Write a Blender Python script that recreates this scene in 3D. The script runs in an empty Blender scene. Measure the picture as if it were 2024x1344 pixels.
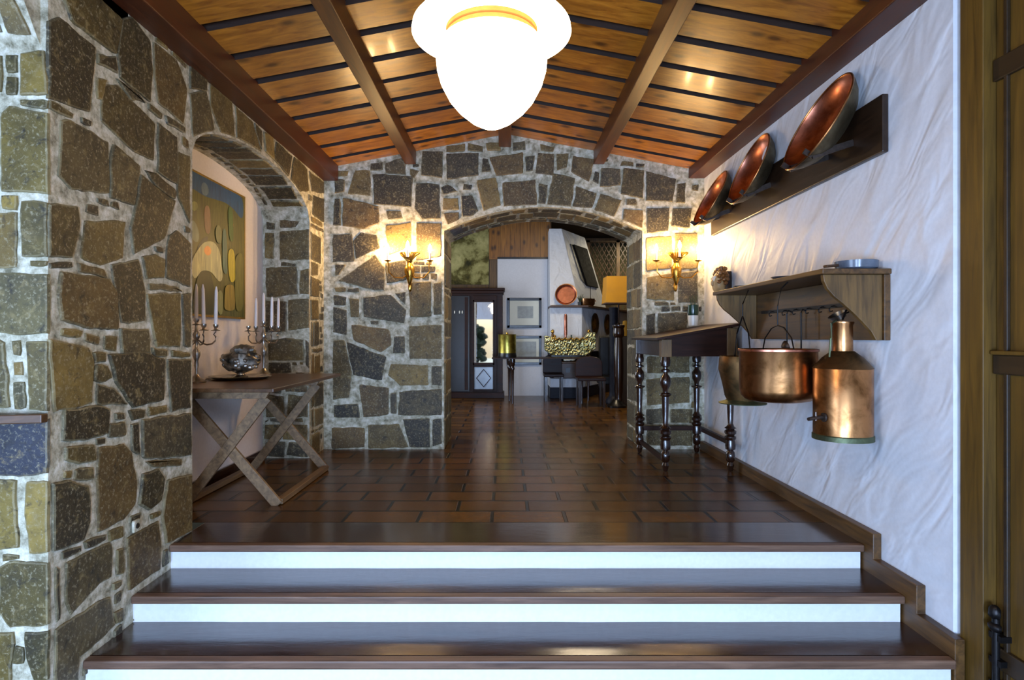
import bpy, bmesh, math, random
from mathutils import Vector, Matrix, noise
random.seed(7)
SC = bpy.context.scene
COL = SC.collection
F = 1180.0; H = 1.12; CX = 1000.0; CY = 665.0
def P(px, py, d): return Vector(((px-CX)*d/F, d, H-(py-CY)*d/F))
def PX(px, py, X): return P(px, py, X*F/(px-CX))
R = math.radians

# ------------------------------------------------------------------ materials
def nt(name):
    m = bpy.data.materials.new(name); m.use_nodes = True
    n = m.node_tree; b = n.nodes['Principled BSDF']
    return m, n, b
def lin(c):
    return tuple((x/12.92 if x <= .04045 else ((x+.055)/1.055)**2.4) for x in c)
def hexc(r, g, b): return lin((r/255, g/255, b/255)) + (1,)
def texco(n, scale=(1,1,1), rot=(0,0,0)):
    t = n.nodes.new('ShaderNodeTexCoord'); mp = n.nodes.new('ShaderNodeMapping')
    mp.inputs['Scale'].default_value = scale; mp.inputs['Rotation'].default_value = rot
    n.links.new(t.outputs['Object'], mp.inputs['Vector']); return mp.outputs['Vector']
def noise_n(n, vec, scale, detail=4, rough=.55, dist=0):
    t = n.nodes.new('ShaderNodeTexNoise'); t.inputs['Scale'].default_value = scale
    t.inputs['Detail'].default_value = detail; t.inputs['Roughness'].default_value = rough
    t.inputs['Distortion'].default_value = dist
    n.links.new(vec, t.inputs['Vector']); return t.outputs['Fac']
def ramp(n, fac, stops):
    r = n.nodes.new('ShaderNodeValToRGB'); e = r.color_ramp.elements
    while len(e) < len(stops): e.new(.5)
    for i, (p, c) in enumerate(stops): e[i].position = p; e[i].color = c
    n.links.new(fac, r.inputs['Fac']); return r.outputs['Color']
def mix(n, fac, a, b, mode='MIX'):
    m = n.nodes.new('ShaderNodeMix'); m.data_type = 'RGBA'; m.blend_type = mode
    for s, v in ((m.inputs[0], fac), (m.inputs[6], a), (m.inputs[7], b)):
        if hasattr(v, 'links'): n.links.new(v, s)
        else: s.default_value = v
    return m.outputs[2]
def bump(n, b, height, strength=.3, dist=.01, prev=None):
    k = n.nodes.new('ShaderNodeBump'); k.inputs['Strength'].default_value = strength
    k.inputs['Distance'].default_value = dist
    n.links.new(height, k.inputs['Height'])
    if prev: n.links.new(prev, k.inputs['Normal'])
    n.links.new(k.outputs['Normal'], b.inputs['Normal']); return k.outputs['Normal']
def setrough(n, b, fac, lo, hi):
    mr = n.nodes.new('ShaderNodeMapRange'); mr.inputs['To Min'].default_value = lo; mr.inputs['To Max'].default_value = hi
    n.links.new(fac, mr.inputs['Value']); n.links.new(mr.outputs['Result'], b.inputs['Roughness'])
def plain(name, col, rough=.5, metal=0, nscale=30, namt=.25, bumps=.15, bdist=.002, spec=None, coat=0):
    m, n, b = nt(name); v = texco(n)
    f = noise_n(n, v, nscale)
    d = tuple(c*(1-namt) for c in col[:3]) + (1,); l = tuple(min(1, c*(1+namt)) for c in col[:3]) + (1,)
    n.links.new(ramp(n, f, [(.3, d), (.7, l)]), b.inputs['Base Color'])
    setrough(n, b, f, max(.02, rough*.8), min(1, rough*1.25)); b.inputs['Metallic'].default_value = metal
    if spec is not None: b.inputs['Specular IOR Level'].default_value = spec
    if coat: b.inputs['Coat Weight'].default_value = coat; b.inputs['Coat Roughness'].default_value = .15
    if bumps: bump(n, b, f, bumps, bdist)
    return m
def wood(name, dark, light, axis=0, rough=.4, scale=1.0, knots=False, coat=0, bumps=.2):
    m, n, b = nt(name)
    s = [14*scale, 14*scale, 14*scale]; s[axis] = 1.1*scale
    v = texco(n, tuple(s)); f = noise_n(n, v, 2.2, 6, .62, .8)
    v2 = texco(n, (1,1,1)); g = noise_n(n, v2, 2.3*scale, 3)
    c = ramp(n, f, [(.28, dark), (.72, light)])
    c = mix(n, .55, c, ramp(n, g, [(.3, (.55,.52,.5,1)), (.7, (1,1,1,1))]), 'MULTIPLY')
    if knots:
        sc = [4.4, 4.4, 4.4]; sc[axis] = 2.6
        vk = texco(n, tuple(sc), (R(90), 0, 0) if axis == 2 else (0,0,0)); vo = n.nodes.new('ShaderNodeTexVoronoi'); vo.voronoi_dimensions = '2D'; vo.inputs['Scale'].default_value = 1.0
        n.links.new(vk, vo.inputs['Vector'])
        c = mix(n, ramp(n, vo.outputs['Distance'], [(.05, (.85,.85,.85,1)), (.17, (0,0,0,1))]), c, (dark[0]*.25, dark[1]*.25, dark[2]*.25, 1))
    n.links.new(c, b.inputs['Base Color']); setrough(n, b, f, rough*.8, rough*1.2)
    if coat: b.inputs['Coat Weight'].default_value = coat; b.inputs['Coat Roughness'].default_value = .12
    if bumps: bump(n, b, f, bumps, .003)
    return m

def make_stone():
    m, n, b = nt('granite_stone')
    at = n.nodes.new('ShaderNodeAttribute'); at.attribute_name = 'col'
    v = texco(n)
    f1 = noise_n(n, v, 7, 5, .6); f2 = noise_n(n, v, 60, 4, .75); f3 = noise_n(n, v, 19, 6, .7, .6)
    c = mix(n, .65, at.outputs['Color'], ramp(n, f1, [(.3, (.32,.29,.24,1)), (.72, (1.6,1.5,1.25,1))]), 'MULTIPLY')
    c = mix(n, ramp(n, f2, [(.54, (0,0,0,1)), (.68, (.7,.7,.7,1))]), c, hexc(156,148,120))
    c = mix(n, ramp(n, f3, [(.55, (0,0,0,1)), (.70, (.7,.7,.7,1))]), c, hexc(132,116,74))
    c = mix(n, ramp(n, f3, [(.32, (.85,.85,.85,1)), (.45, (0,0,0,1))]), c, hexc(28,23,13))
    n.links.new(c, b.inputs['Base Color']); b.inputs['Roughness'].default_value = .62
    k = bump(n, b, f3, .5, .008); bump(n, b, f2, .4, .003, k)
    return m
def make_mortar():
    m, n, b = nt('mortar'); v = texco(n)
    f = noise_n(n, v, 16, 6, .7); g = noise_n(n, v, 70, 4, .7)
    c = ramp(n, f, [(.32, hexc(100,95,72)), (.5, hexc(176,171,148)), (.66, hexc(216,213,198))])
    n.links.new(c, b.inputs['Base Color']); b.inputs['Roughness'].default_value = .85
    k = bump(n, b, f, .6, .012); bump(n, b, g, .4, .004, k)
    return m
def make_plaster(name, col=(200,200,198), amp=.55, dist=.03):
    m, n, b = nt(name)
    v0 = texco(n, (1,1,1), (R(-42), 0, 0)); mq = n.nodes.new('ShaderNodeMapping'); mq.inputs['Scale'].default_value = (1, 1.0, .4); n.links.new(v0, mq.inputs['Vector']); f = noise_n(n, mq.outputs['Vector'], 5.2, 2, .45, .9)
    v2 = texco(n); g = noise_n(n, v2, 45, 3, .5)
    n.links.new(ramp(n, g, [(.3, tuple(x*.93 for x in hexc(*col)[:3])+(1,)), (.7, hexc(*col))]), b.inputs['Base Color'])
    b.inputs['Roughness'].default_value = .55
    k = bump(n, b, f, amp, dist); bump(n, b, g, .12, .004, k)
    return m
def make_floor():
    m, n, b = nt('waxed_brick_tiles'); v = texco(n, (1,1,1))
    mp = n.nodes.new('ShaderNodeMapping'); mp.inputs['Location'].default_value = (.0865, -.005, 0)
    n.links.new(v, mp.inputs['Vector'])
    br = n.nodes.new('ShaderNodeTexBrick'); n.links.new(mp.outputs['Vector'], br.inputs['Vector'])
    br.inputs['Scale'].default_value = 1; br.inputs['Brick Width'].default_value = .452; br.inputs['Row Height'].default_value = .239
    br.inputs['Mortar Size'].default_value = .013; br.inputs['Mortar Smooth'].default_value = .3; br.offset = .5
    br.inputs['Color1'].default_value = hexc(104,72,26); br.inputs['Color2'].default_value = hexc(72,48,17); br.inputs['Mortar'].default_value = hexc(14,8,6)
    f = noise_n(n, v, 5, 5, .6)
    c = mix(n, .6, br.outputs['Color'], ramp(n, f, [(.3, (.6,.5,.45,1)), (.7, (1.15,1,.9,1))]), 'MULTIPLY')
    g = noise_n(n, texco(n, (2.2,6,1)), 3, 7, .75, .3)
    n.links.new(c, b.inputs['Base Color'])
    setrough(n, b, f, .16, .30); b.inputs['Specular IOR Level'].default_value = .26
    inv = n.nodes.new('ShaderNodeMath'); inv.operation = 'SUBTRACT'; inv.inputs[0].default_value = 1
    n.links.new(br.outputs['Fac'], inv.inputs[1])
    k = bump(n, b, inv.outputs[0], .5, .004); bump(n, b, g, .10, .006, k)
    return m
def make_tread():
    m, n, b = nt('waxed_cement_tread'); v = texco(n, (1.5,6,1)); f = noise_n(n, v, 3, 6, .65, .4)
    n.links.new(ramp(n, f, [(.3, hexc(38,20,14)), (.7, hexc(60,34,22))]), b.inputs['Base Color'])
    setrough(n, b, f, .14, .26); b.inputs['Coat Weight'].default_value = .6; b.inputs['Coat Roughness'].default_value = .13
    bump(n, b, f, .2, .006); return m
def copper(name, base, tarn, rough=.26, amt=.5):
    m, n, b = nt(name); v = texco(n); f = noise_n(n, v, 9, 5, .6, .5); g = noise_n(n, v, 3.5, 2)
    n.links.new(ramp(n, f, [(.5-amt*.4, tarn), (.6, base)]), b.inputs['Base Color'])
    b.inputs['Metallic'].default_value = 1; setrough(n, b, f, rough*1.4, rough*.75)
    bump(n, b, g, .25, .02); return m
def emis(name, col, s):
    m, n, b = nt(name); b.inputs['Base Color'].default_value = (1,1,1,1)
    b.inputs['Emission Color'].default_value = col; b.inputs['Emission Strength'].default_value = s; return m

M = {}
M['stone'] = make_stone(); M['mortar'] = make_mortar()
M['plaster'] = make_plaster('white_troweled_plaster', (212,216,222), .5, .05)
M['plaster_smooth'] = make_plaster('smooth_white_plaster', (205,206,210), .12, .01)
M['plaster_niche'] = make_plaster('niche_plaster', (226,218,212), .12, .01)
M['plaster_riser'] = make_plaster('riser_plaster', (224,226,228), .3, .01)
M['floor'] = make_floor(); M['tread'] = make_tread()
M['nosing'] = wood('nosing_wood', hexc(66,46,34), hexc(128,98,78), 0, .45)
M['ceil'] = wood('pine_ceiling_boards', hexc(122,66,12), hexc(196,132,40), 0, .34, .8, True, .1, .12)
M['ceil_dark'] = wood('dark_pine_and_gap_shade', hexc(30,16,7), hexc(46,26,12), 0, .6, 1, False, 0, .2)  # dark tone stands in for the shade between the ceiling boards
M['beam'] = wood('dark_beam_wood', hexc(56,30,10), hexc(104,62,24), 1, .4)
M['plate'] = wood('red_brown_plate_wood', hexc(52,20,7), hexc(88,40,13), 1, .45)
M['wood_y'] = wood('old_oak_y', hexc(52,34,14), hexc(112,78,36), 1, .45)
M['wood_z'] = wood('old_oak_z', hexc(62,44,20), hexc(126,94,46), 2, .5)
M['wood_x'] = wood('old_oak_x', hexc(48,30,16), hexc(98,66,36), 0, .42)
M['trestle'] = wood('trestle_wood', hexc(84,64,42), hexc(146,116,80), 1, .55)
M['table_top'] = wood('polished_table_top', hexc(56,38,24), hexc(104,74,46), 1, .3)
M['walnut'] = wood('dark_walnut', hexc(24,12,8), hexc(54,28,16), 0, .42, 1, False, 0)
M['walnut'].node_tree.nodes['Principled BSDF'].inputs['Specular IOR Level'].default_value = .18
M['walnut_z'] = wood('dark_turned_walnut', hexc(22,12,8), hexc(52,28,16), 2, .22, 1, False, .4)
M['rack'] = wood('black_brown_rack', hexc(22,13,8), hexc(52,34,20), 1, .35)
M['door'] = wood('olive_oak_door', hexc(64,44,5), hexc(106,76,13), 2, .55)
M['door_dark'] = wood('dark_door_rail', hexc(30,19,6), hexc(52,35,11), 1, .5)
M['pine_wall'] = wood('honey_pine_panel', hexc(104,62,14), hexc(176,116,34), 2, .4, .8, True)
M['copper'] = copper('polished_copper', hexc(206,136,112), hexc(140,82,60), .28)
M['copper_brown'] = copper('brown_copper', hexc(190,136,88), hexc(104,68,34), .3)
M['copper_old'] = copper('tarnished_copper', hexc(122,92,58), hexc(58,52,34), .46)
M['tin'] = copper('tinned_underside', hexc(120,108,84), hexc(74,62,44), .5)
M['verdigris'] = copper('verdigris_metal', hexc(110,120,92), hexc(70,76,58), .5)
M['brass'] = copper('brass', hexc(206,160,70), hexc(120,84,30), .28)
M['brass_green'] = copper('greenish_brass', hexc(200,186,90), hexc(120,104,34), .3)
M['silver'] = copper('tarnished_silver', hexc(180,176,168), hexc(70,66,62), .3, .6)
M['matte_black'] = plain('matte_black', hexc(26,22,16), .85, 0, 20, .2, .1, spec=.1)
M['silver_dark'] = copper('chased_dark_silver', hexc(176,172,162), hexc(62,60,52), .5, .3)
M['iron'] = plain('black_iron', hexc(34,32,32), .4, .8, 40)
M['iron_grey'] = plain('grey_iron_strap', hexc(84,74,68), .42, .85, 40)
M['wax'] = plain('white_wax', hexc(228,220,216), .4, 0, 10, .04, 0)
M['black'] = plain('black_wood', hexc(20,18,18), .3, 0, 20)
M['paper'] = plain('cream_paper', hexc(206,210,200), .6, 0, 3, .06, 0)
M['ink'] = plain('grey_print', hexc(150,158,160), .6, 0, 14, .2, 0)
M['gold'] = plain('gilt_edge', hexc(150,120,50), .4, .7, 30)
M['blueglaze'] = plain('blue_grey_glaze', hexc(84,92,104), .2, 0, 12, .35, .05)
M['greenglaze'] = plain('dark_green_glass', hexc(20,52,38), .2, 0, 12, .3, 0)
M['whiteglaze'] = plain('white_glaze', hexc(210,210,200), .25, 0, 8, .05, 0)
M['leaf'] = plain('dark_leaves', hexc(44,62,26), .5, 0, 12, .4, .1)
M['shade'] = plain('ochre_lamp_shade', hexc(190,136,30), .8, 0, 8, .06, .05)
M['slate'] = plain('blue_black_stone', hexc(28,30,40), .5, 0, 20, .4, .3, spec=.2)
M['dim_wall'] = plain('dim_green_grey_wall', hexc(84,80,54), .8, 0, 4, .15, .1)
def mirror():
    m, n, b = nt('mirror_glass'); b.inputs['Base Color'].default_value = (.85,.88,.88,1); b.inputs['Metallic'].default_value = 1
    b.inputs['Roughness'].default_value = .02; return m
M['mirror'] = mirror()
M['frosted'] = plain('grey_frosted_panel', hexc(150,166,186), .25, 0, 5, .12, 0)

# ------------------------------------------------------------------ mesh builder
class B:
    def __init__(s):
        s.bm = bmesh.new(); s.col = s.bm.loops.layers.float_color.new('col'); s.mi = 0; s.c = (1,1,1,1)
    def face(s, vs, mi=None, c=None):
        try: f = s.bm.faces.new(vs)
        except ValueError: return None
        f.material_index = s.mi if mi is None else mi
        for l in f.loops: l[s.col] = c or s.c
        return f
    def poly(s, pts, mi=None, c=None): return s.face([s.bm.verts.new(p) for p in pts], mi, c)
    def box(s, x0, x1, y0, y1, z0, z1, mi=None, mat=None):
        v = [Vector((x, y, z)) for x in (x0, x1) for y in (y0, y1) for z in (z0, z1)]
        if mat is not None: v = [mat @ q for q in v]
        v = [s.bm.verts.new(q) for q in v]
        for q in ((0,1,3,2),(4,6,7,5),(0,4,5,1),(2,3,7,6),(0,2,6,4),(1,5,7,3)): s.face([v[i] for i in q], mi)
        return s
    def bar(s, a, b, w, t, up=(0,0,1), mi=None):
        a, b = Vector(a), Vector(b); d = (b-a); L = d.length; d.normalize(); up = Vector(up)
        if abs(d.dot(up)) > .98: up = Vector((1,0,0))
        sx = d.cross(up).normalized(); uz = sx.cross(d)
        m = Matrix((sx, d, uz)).transposed().to_4x4(); m.translation = a
        return s.box(-w/2, w/2, 0, L, -t/2, t/2, mi, m)
    def lathe(s, prof, origin=(0,0,0), n=32, mat=None, mi=None, cap=True):
        o = Vector(origin); rings = []
        for r, z in prof:
            if r < 1e-5:
                p = Vector((0,0,z)); p = (mat @ p if mat else p) + o; rings.append([s.bm.verts.new(p)]); continue
            ring = []
            for k in range(n):
                a = 2*math.pi*k/n; p = Vector((r*math.cos(a), r*math.sin(a), z)); p = (mat @ p if mat else p) + o
                ring.append(s.bm.verts.new(p))
            rings.append(ring)
        for a, b in zip(rings, rings[1:]):
            for k in range(n):
                k2 = (k+1) % n
                if len(a) == 1 and len(b) == 1: break
                if len(a) == 1: s.face([a[0], b[k2], b[k]], mi)
                elif len(b) == 1: s.face([a[k], a[k2], b[0]], mi)
                else: s.face([a[k], a[k2], b[k2], b[k]], mi)
        if cap:
            if len(rings[0]) > 1: s.face(list(reversed(rings[0])), mi)
            if len(rings[-1]) > 1: s.face(rings[-1], mi)
        return s
    def tube(s, pts, r, n=8, mi=None, r2=None):
        pts = [Vector(p) for p in pts]; rings = []; N = len(pts)
        up = Vector((0,0,1))
        for i, p in enumerate(pts):
            t = (pts[min(i+1, N-1)]-pts[max(i-1, 0)]).normalized()
            u = up if abs(t.dot(up)) < .95 else Vector((1,0,0))
            sx = t.cross(u).normalized(); sy = sx.cross(t); rr = r if r2 is None else r+(r2-r)*i/(N-1)
            rings.append([s.bm.verts.new(p+sx*rr*math.cos(2*math.pi*k/n)+sy*rr*math.sin(2*math.pi*k/n)) for k in range(n)])
        for a, b in zip(rings, rings[1:]):
            for k in range(n): s.face([a[k], a[(k+1)%n], b[(k+1)%n], b[k]], mi)
        s.face(list(reversed(rings[0])), mi); s.face(rings[-1], mi); return s
    def prism(s, poly, ext, mi=None):
        """poly: list of 3D points, ext: extrusion vector"""
        e = Vector(ext); a = [s.bm.verts.new(p) for p in poly]; b = [s.bm.verts.new(Vector(p)+e) for p in poly]; n = len(a)
        s.face(list(reversed(a)), mi); s.face(b, mi)
        for k in range(n): s.face([a[k], a[(k+1)%n], b[(k+1)%n], b[k]], mi)
        return s
    def blob(s, c, rx, ry, rz, n=12, m=8, amp=0, seed=0, mi=None):
        prof = []
        c = Vector(c); rings = []
        for i in range(m+1):
            th = math.pi*i/m; ring = []
            if i in (0, m): rings.append([s.bm.verts.new(c+Vector((0,0,rz*math.cos(th))))]); continue
            for k in range(n):
                a = 2*math.pi*k/n; d = Vector((math.sin(th)*math.cos(a), math.sin(th)*math.sin(a), math.cos(th)))
                q = 1+amp*noise.noise(d*2.3+Vector((seed,seed,0)))
                ring.append(s.bm.verts.new(c+Vector((d.x*rx, d.y*ry, d.z*rz))*q))
            rings.append(ring)
        for a, b in zip(rings, rings[1:]):
            for k in range(n):
                k2 = (k+1)%n
                if len(a) == 1: s.face([a[0], b[k], b[k2]], mi)
                elif len(b) == 1: s.face([a[k], b[0], a[k2]], mi)
                else: s.face([a[k], b[k], b[k2], a[k2]], mi)
        return s
    def done(s, name, mats, parent=None, loc=None, smooth=False, bevel=0, rec=True):
        bm = s.bm
        if rec: bmesh.ops.recalc_face_normals(bm, faces=bm.faces)
        me = bpy.data.meshes.new(name); bm.to_mesh(me); bm.free()
        if not isinstance(mats, (list, tuple)): mats = [mats]
        for m in mats: me.materials.append(M[m] if isinstance(m, str) else m)
        o = bpy.data.objects.new(name, me); COL.objects.link(o)
        if parent is not None:
            o.parent = parent
        if loc is not None: o.location = loc
        if smooth:
            for p in me.polygons: p.use_smooth = True
            try:
                me.set_sharp_from_angle(angle=R(38))
            except Exception: pass
        if bevel:
            md = o.modifiers.new('bevel', 'BEVEL'); md.width = bevel; md.segments = 2; md.limit_method = 'ANGLE'; md.angle_limit = R(40)
        return o
def empty(name, loc, label, cat, group=None):
    o = bpy.data.objects.new(name, None); COL.objects.link(o); o.location = loc; o.empty_display_size = .1
    return tag(o, label, cat, group)
def tag(o, label, cat, group=None):
    o['label'] = label; o['category'] = cat
    if group: o['group'] = group
    return o
def struct(o): o['kind'] = 'structure'; return o
def part(b, name, mats, root, **k):
    """mesh written in world coordinates, parented under an empty at root.location"""
    for v in b.bm.verts: v.co -= root_loc(root)
    return b.done(name, mats, root, **k)
def root_loc(o):
    l = Vector((0,0,0))
    while o is not None: l += o.location; o = o.parent
    return l

# ------------------------------------------------------------------ stonework
STC = [(60,51,27),(76,64,32),(48,42,26),(92,77,40),(70,62,42),(46,39,21),(106,89,48),(62,56,42),(86,68,36)]
def stcol(yel=0):
    c = random.choice(STC); k = random.uniform(.8, 1.15); c = [x*k for x in c]
    c[0] += 26*yel; c[1] += 24*yel; c[2] -= 4*yel
    return lin(tuple(min(1, x/255) for x in c))+(1,)
def rough_poly(p, step, amp):
    out = []; n = len(p)
    for i in range(n):
        a, b = p[i], p[(i+1)%n]; L = math.hypot(b[0]-a[0], b[1]-a[1]); k = max(1, int(L/step))
        for j in range(k):
            t = j/k; x = a[0]+(b[0]-a[0])*t; y = a[1]+(b[1]-a[1])*t
            am = amp*(1.0)
            q = Vector((x*11, y*11, 3.1)); r_ = Vector((x*47, y*47, 1.7)); x += am*noise.noise(q)+am*.55*noise.noise(r_); y += am*noise.noise(q+Vector((7,3,11)))+am*.55*noise.noise(r_+Vector((5,9,2)))
            out.append((x, y))
    # chamfer the corners by smoothing once
    m = len(out)
    return [((out[i-1][0]+9*out[i][0]+out[(i+1)%m][0])/11, (out[i-1][1]+9*out[i][1]+out[(i+1)%m][1])/11) for i in range(m)]
def area(p): return .5*sum(p[i-1][0]*p[i][1]-p[i][0]*p[i-1][1] for i in range(len(p)))
def inside(p, x, y):
    r = False; n = len(p)
    for i in range(n):
        x1, y1 = p[i-1]; x2, y2 = p[i]
        if (y1 > y) != (y2 > y) and x < (x2-x1)*(y-y1)/(y2-y1)+x1: r = not r
    return r
def inset(p, d):
    n = len(p); out = []; s = 1 if area(p) > 0 else -1
    for i in range(n):
        a, b, c = p[i-1], p[i], p[(i+1)%n]
        e1 = (b[0]-a[0], b[1]-a[1]); e2 = (c[0]-b[0], c[1]-b[1])
        nx = -(e1[1]+e2[1])*s; ny = (e1[0]+e2[0])*s; L = math.hypot(nx, ny) or 1
        out.append((b[0]+nx/L*d, b[1]+ny/L*d))
    return out
def stone(b, p, mapf, yel=0, h=None, grow=0.0, cl=None, colr=None):
    """p polygon in wall coords (u,v); mapf(u,v,height) gives the world point"""
    if abs(area(p)) < 2e-4: return
    h = h or random.uniform(.006, .014)
    if grow: p = inset(p, -min(grow, math.sqrt(abs(area(p)))*.09))
    if cl: p = [cl(u, v) for u, v in p]
    q = rough_poly(p, .022, .009); c = colr or stcol(yel)
    if cl: q = [cl(u, v) for u, v in q]
    k_ = random.uniform(.1, .45); mc = lin((.56,.54,.44)); ce = tuple(c[i]*(1-k_)+mc[i]*k_ for i in range(3))+(1,)
    w = min(.006, math.sqrt(abs(area(p)))*.09)
    a = [b.bm.verts.new(mapf(u, v, -.004)) for u, v in q]
    t = [b.bm.verts.new(mapf(u, v, h*.75)) for u, v in inset(q, w*.4)]
    tt = [b.bm.verts.new(mapf(u, v, h)) for u, v in inset(q, w*1.5)]
    n = len(a)
    for r0, r1 in ((a, t), (t, tt)):
        for i in range(n): b.face([r0[i], r0[(i+1)%n], r1[(i+1)%n], r1[i]], 1, ce)
    b.face(tt, 1, c)
def fill_small(b, mapf, u0, u1, v0, v1, placed, ok, su=.10, sv=.06, gap=.012, yel=0):
    """small pinning stones wherever no large stone stands"""
    v = v0
    while v < v1:
        hh = random.uniform(.7, 1.3)*sv; u = u0-random.random()*su
        while u < u1:
            ww = random.uniform(.6, 1.5)*su
            j = lambda: random.uniform(-.006, .006)
            p = [(u+gap/2+j(), v+gap/2+j()), (u+ww-gap/2+j(), v+gap/2+j()), (u+ww-gap/2+j(), v+hh-gap/2+j()), (u+gap/2+j(), v+hh-gap/2+j())]
            pr = [(u+ww*s, v+hh*t) for s in (-.02,.25,.5,.75,1.02) for t in (-.05,.5,1.05)]
            if all(ok(x, y) for x, y in pr) and not any(inside(q, x, y) for q in placed for x, y in pr):
                stone(b, p, mapf, yel, random.uniform(.005, .012))
            u += ww
        v += hh
def fill_big(b, mapf, u0, u1, v0, v1, ok, su=.34, sv=.26, yel=0, keep=None, avoid=()):
    v = v0; out = []
    while v < v1-.03:
        hh = random.uniform(.55, 1.35)*sv
        if random.random() < .25: hh = sv*.25
        hh = min(hh, v1-v); u = u0-random.random()*su*.4
        while u < u1:
            ww = random.uniform(.6, 1.45)*su*(1 if hh > sv*.4 else .5)
            j = lambda: random.uniform(-.012, .012)
            g = .012
            x0, x1_ = max(u, u0)+g, min(u+ww, u1)-g
            if x1_-x0 > .03 and hh > .04:
                p = [(x0+j(), v+g+j()), (x1_+j(), v+g+j()), (x1_+j(), v+hh-g+j()), (x0+j(), v+hh-g+j())]
                pr = [(x0+(x1_-x0)*s, v+hh*t) for s in (0,.33,.66,1) for t in (.03,.5,.97)]
                if all(ok(x, y) for x, y in pr) and not any(inside(q, x, y) for q in avoid for x, y in pr):
                    stone(b, p, mapf, yel); out.append(p)
            u += ww
        v += hh
    return out
# ------------------------------------------------------------------ traced stones (crop coordinates)
def T1(p): return [(x/3.0545, y/3.0545) for x, y in p]
def T2(p): return [(x/3.0545, 440+y/3.0545) for x, y in p]
def T3(p): return [(x/2.897, 880+y/2.897) for x, y in p]
def T5(p): return [(640+x/2.037, 240+y/2.037) for x, y in p]
def T7(p): return [(360+x/3.36, 260+y/3.36) for x, y in p]
XL = -1.81; YF = 2.36; YB = 5.93; YJ = 5.5; XN = -2.24; XR = 1.97
LEFT = [T1(p) for p in [
 [(300,130),(345,110),(560,290),(560,345),(530,670),(300,590)], [(385,0),(600,0),(722,120),(690,320),(420,110)],
 [(735,120),(790,110),(895,250),(908,420),(900,610),(720,460),(708,330)], [(925,260),(1060,370),(1120,540),(1100,740),(950,610),(935,480)],
 [(940,195),(1010,265),(1010,300),(935,245)], [(1035,300),(1115,385),(1120,410),(1040,330)], [(1145,400),(1245,480),(1240,540),(1145,525)],
 [(1145,570),(1240,550),(1290,790),(1260,830),(1165,825)], [(1265,510),(1395,620),(1410,830),(1330,810),(1270,640)],
 [(610,530),(700,520),(930,755),(915,960),(800,900),(610,720)], [(580,330),(690,350),(700,440),(585,380)], [(580,475),(640,490),(600,600),(585,600)],
 [(400,730),(640,860),(650,1160),(420,1130),(360,1060),(370,730)], [(680,880),(830,1000),(800,1230),(668,1190),(660,1000)],
 [(955,750),(1060,830),(1060,1110),(950,1040)], [(1070,920),(1135,940),(1135,1344),(1070,1180)],
 [(870,1030),(940,1060),(1055,1160),(1050,1200),(930,1110)], [(480,710),(545,740),(540,770),(485,745)], [(295,605),(440,690),(430,715),(295,650)],
 [(700,480),(800,540),(870,620),(780,590)], [(890,625),(975,690),(970,720),(890,660)], [(990,700),(1110,770),(1110,800),(1000,740)],
 [(1420,650),(1520,740),(1570,930),(1500,880),(1430,840)], [(1535,745),(1575,790),(1575,900),(1540,800)], [(1590,800),(1640,830),(1650,960),(1600,910)],
 [(1665,860),(1760,950),(1740,1070),(1655,960)], [(1775,950),(1850,1020),(1860,1150),(1810,1230),(1755,1100)], [(1865,1040),(1960,1110),(1975,1180),(1880,1150)],
 [(1890,1185),(1960,1210),(1955,1340),(1885,1290)]]]
LEFT += [[(275,348),(343,400),(330,440),(322,470),(262,500),(256,450),(270,400)], [(100,405),(150,412),(152,440),(138,508),(100,505)]]
LEFT += [T2(p) for p in [
 [(360,310),(640,350),(690,420),(700,640),(500,620),(365,580),(350,440)], [(510,0),(745,0),(730,205),(600,250),(490,210)],
 [(1020,80),(1060,50),(1140,130),(1140,390),(1050,340),(1000,330),(1005,200)], [(670,260),(830,230),(865,410),(865,590),(730,600),(700,420)],
 [(855,215),(930,200),(985,230),(980,325),(880,330)], [(890,370),(1060,390),(1100,410),(890,400)], [(880,440),(1080,430),(1080,745),(940,740),(910,560)],
 [(1100,430),(1140,430),(1140,750),(1110,740)], [(720,650),(885,650),(900,785),(730,780)], [(360,640),(490,655),(480,695),(360,680)],
 [(505,665),(590,690),(590,740),(510,710)], [(620,685),(700,690),(690,775),(620,765)], [(310,240),(430,240),(430,270),(310,270)], [(460,250),(620,290),(640,330),(470,290)],
 [(300,715),(520,765),(545,830),(540,1085),(325,1140)], [(555,790),(630,790),(630,840),(560,840)], [(570,860),(640,870),(665,935),(600,960),(565,950)],
 [(580,980),(680,1010),(770,1095),(580,1090)], [(650,805),(860,790),(980,830),(975,1060),(800,1110),(700,960)], [(1010,830),(1140,830),(1140,1115),(1030,1135)],
 [(910,755),(1000,775),(1000,805),(920,800)], [(1025,775),(1140,785),(1140,805),(1030,805)], [(890,1120),(1000,1105),(1000,1145),(890,1160)],
 [(380,1140),(600,1115),(640,1140),(640,1270),(500,1305),(375,1310)], [(685,1155),(745,1150),(745,1185),(690,1185)], [(770,1140),(870,1132),(860,1175),(790,1190)],
 [(650,1220),(740,1205),(750,1280),(650,1290)]]]
LEFT += [[(280,832),(374,820),(375,898),(300,903),(281,903)], [(257,838),(270,835),(272,900),(260,890)]]
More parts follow.
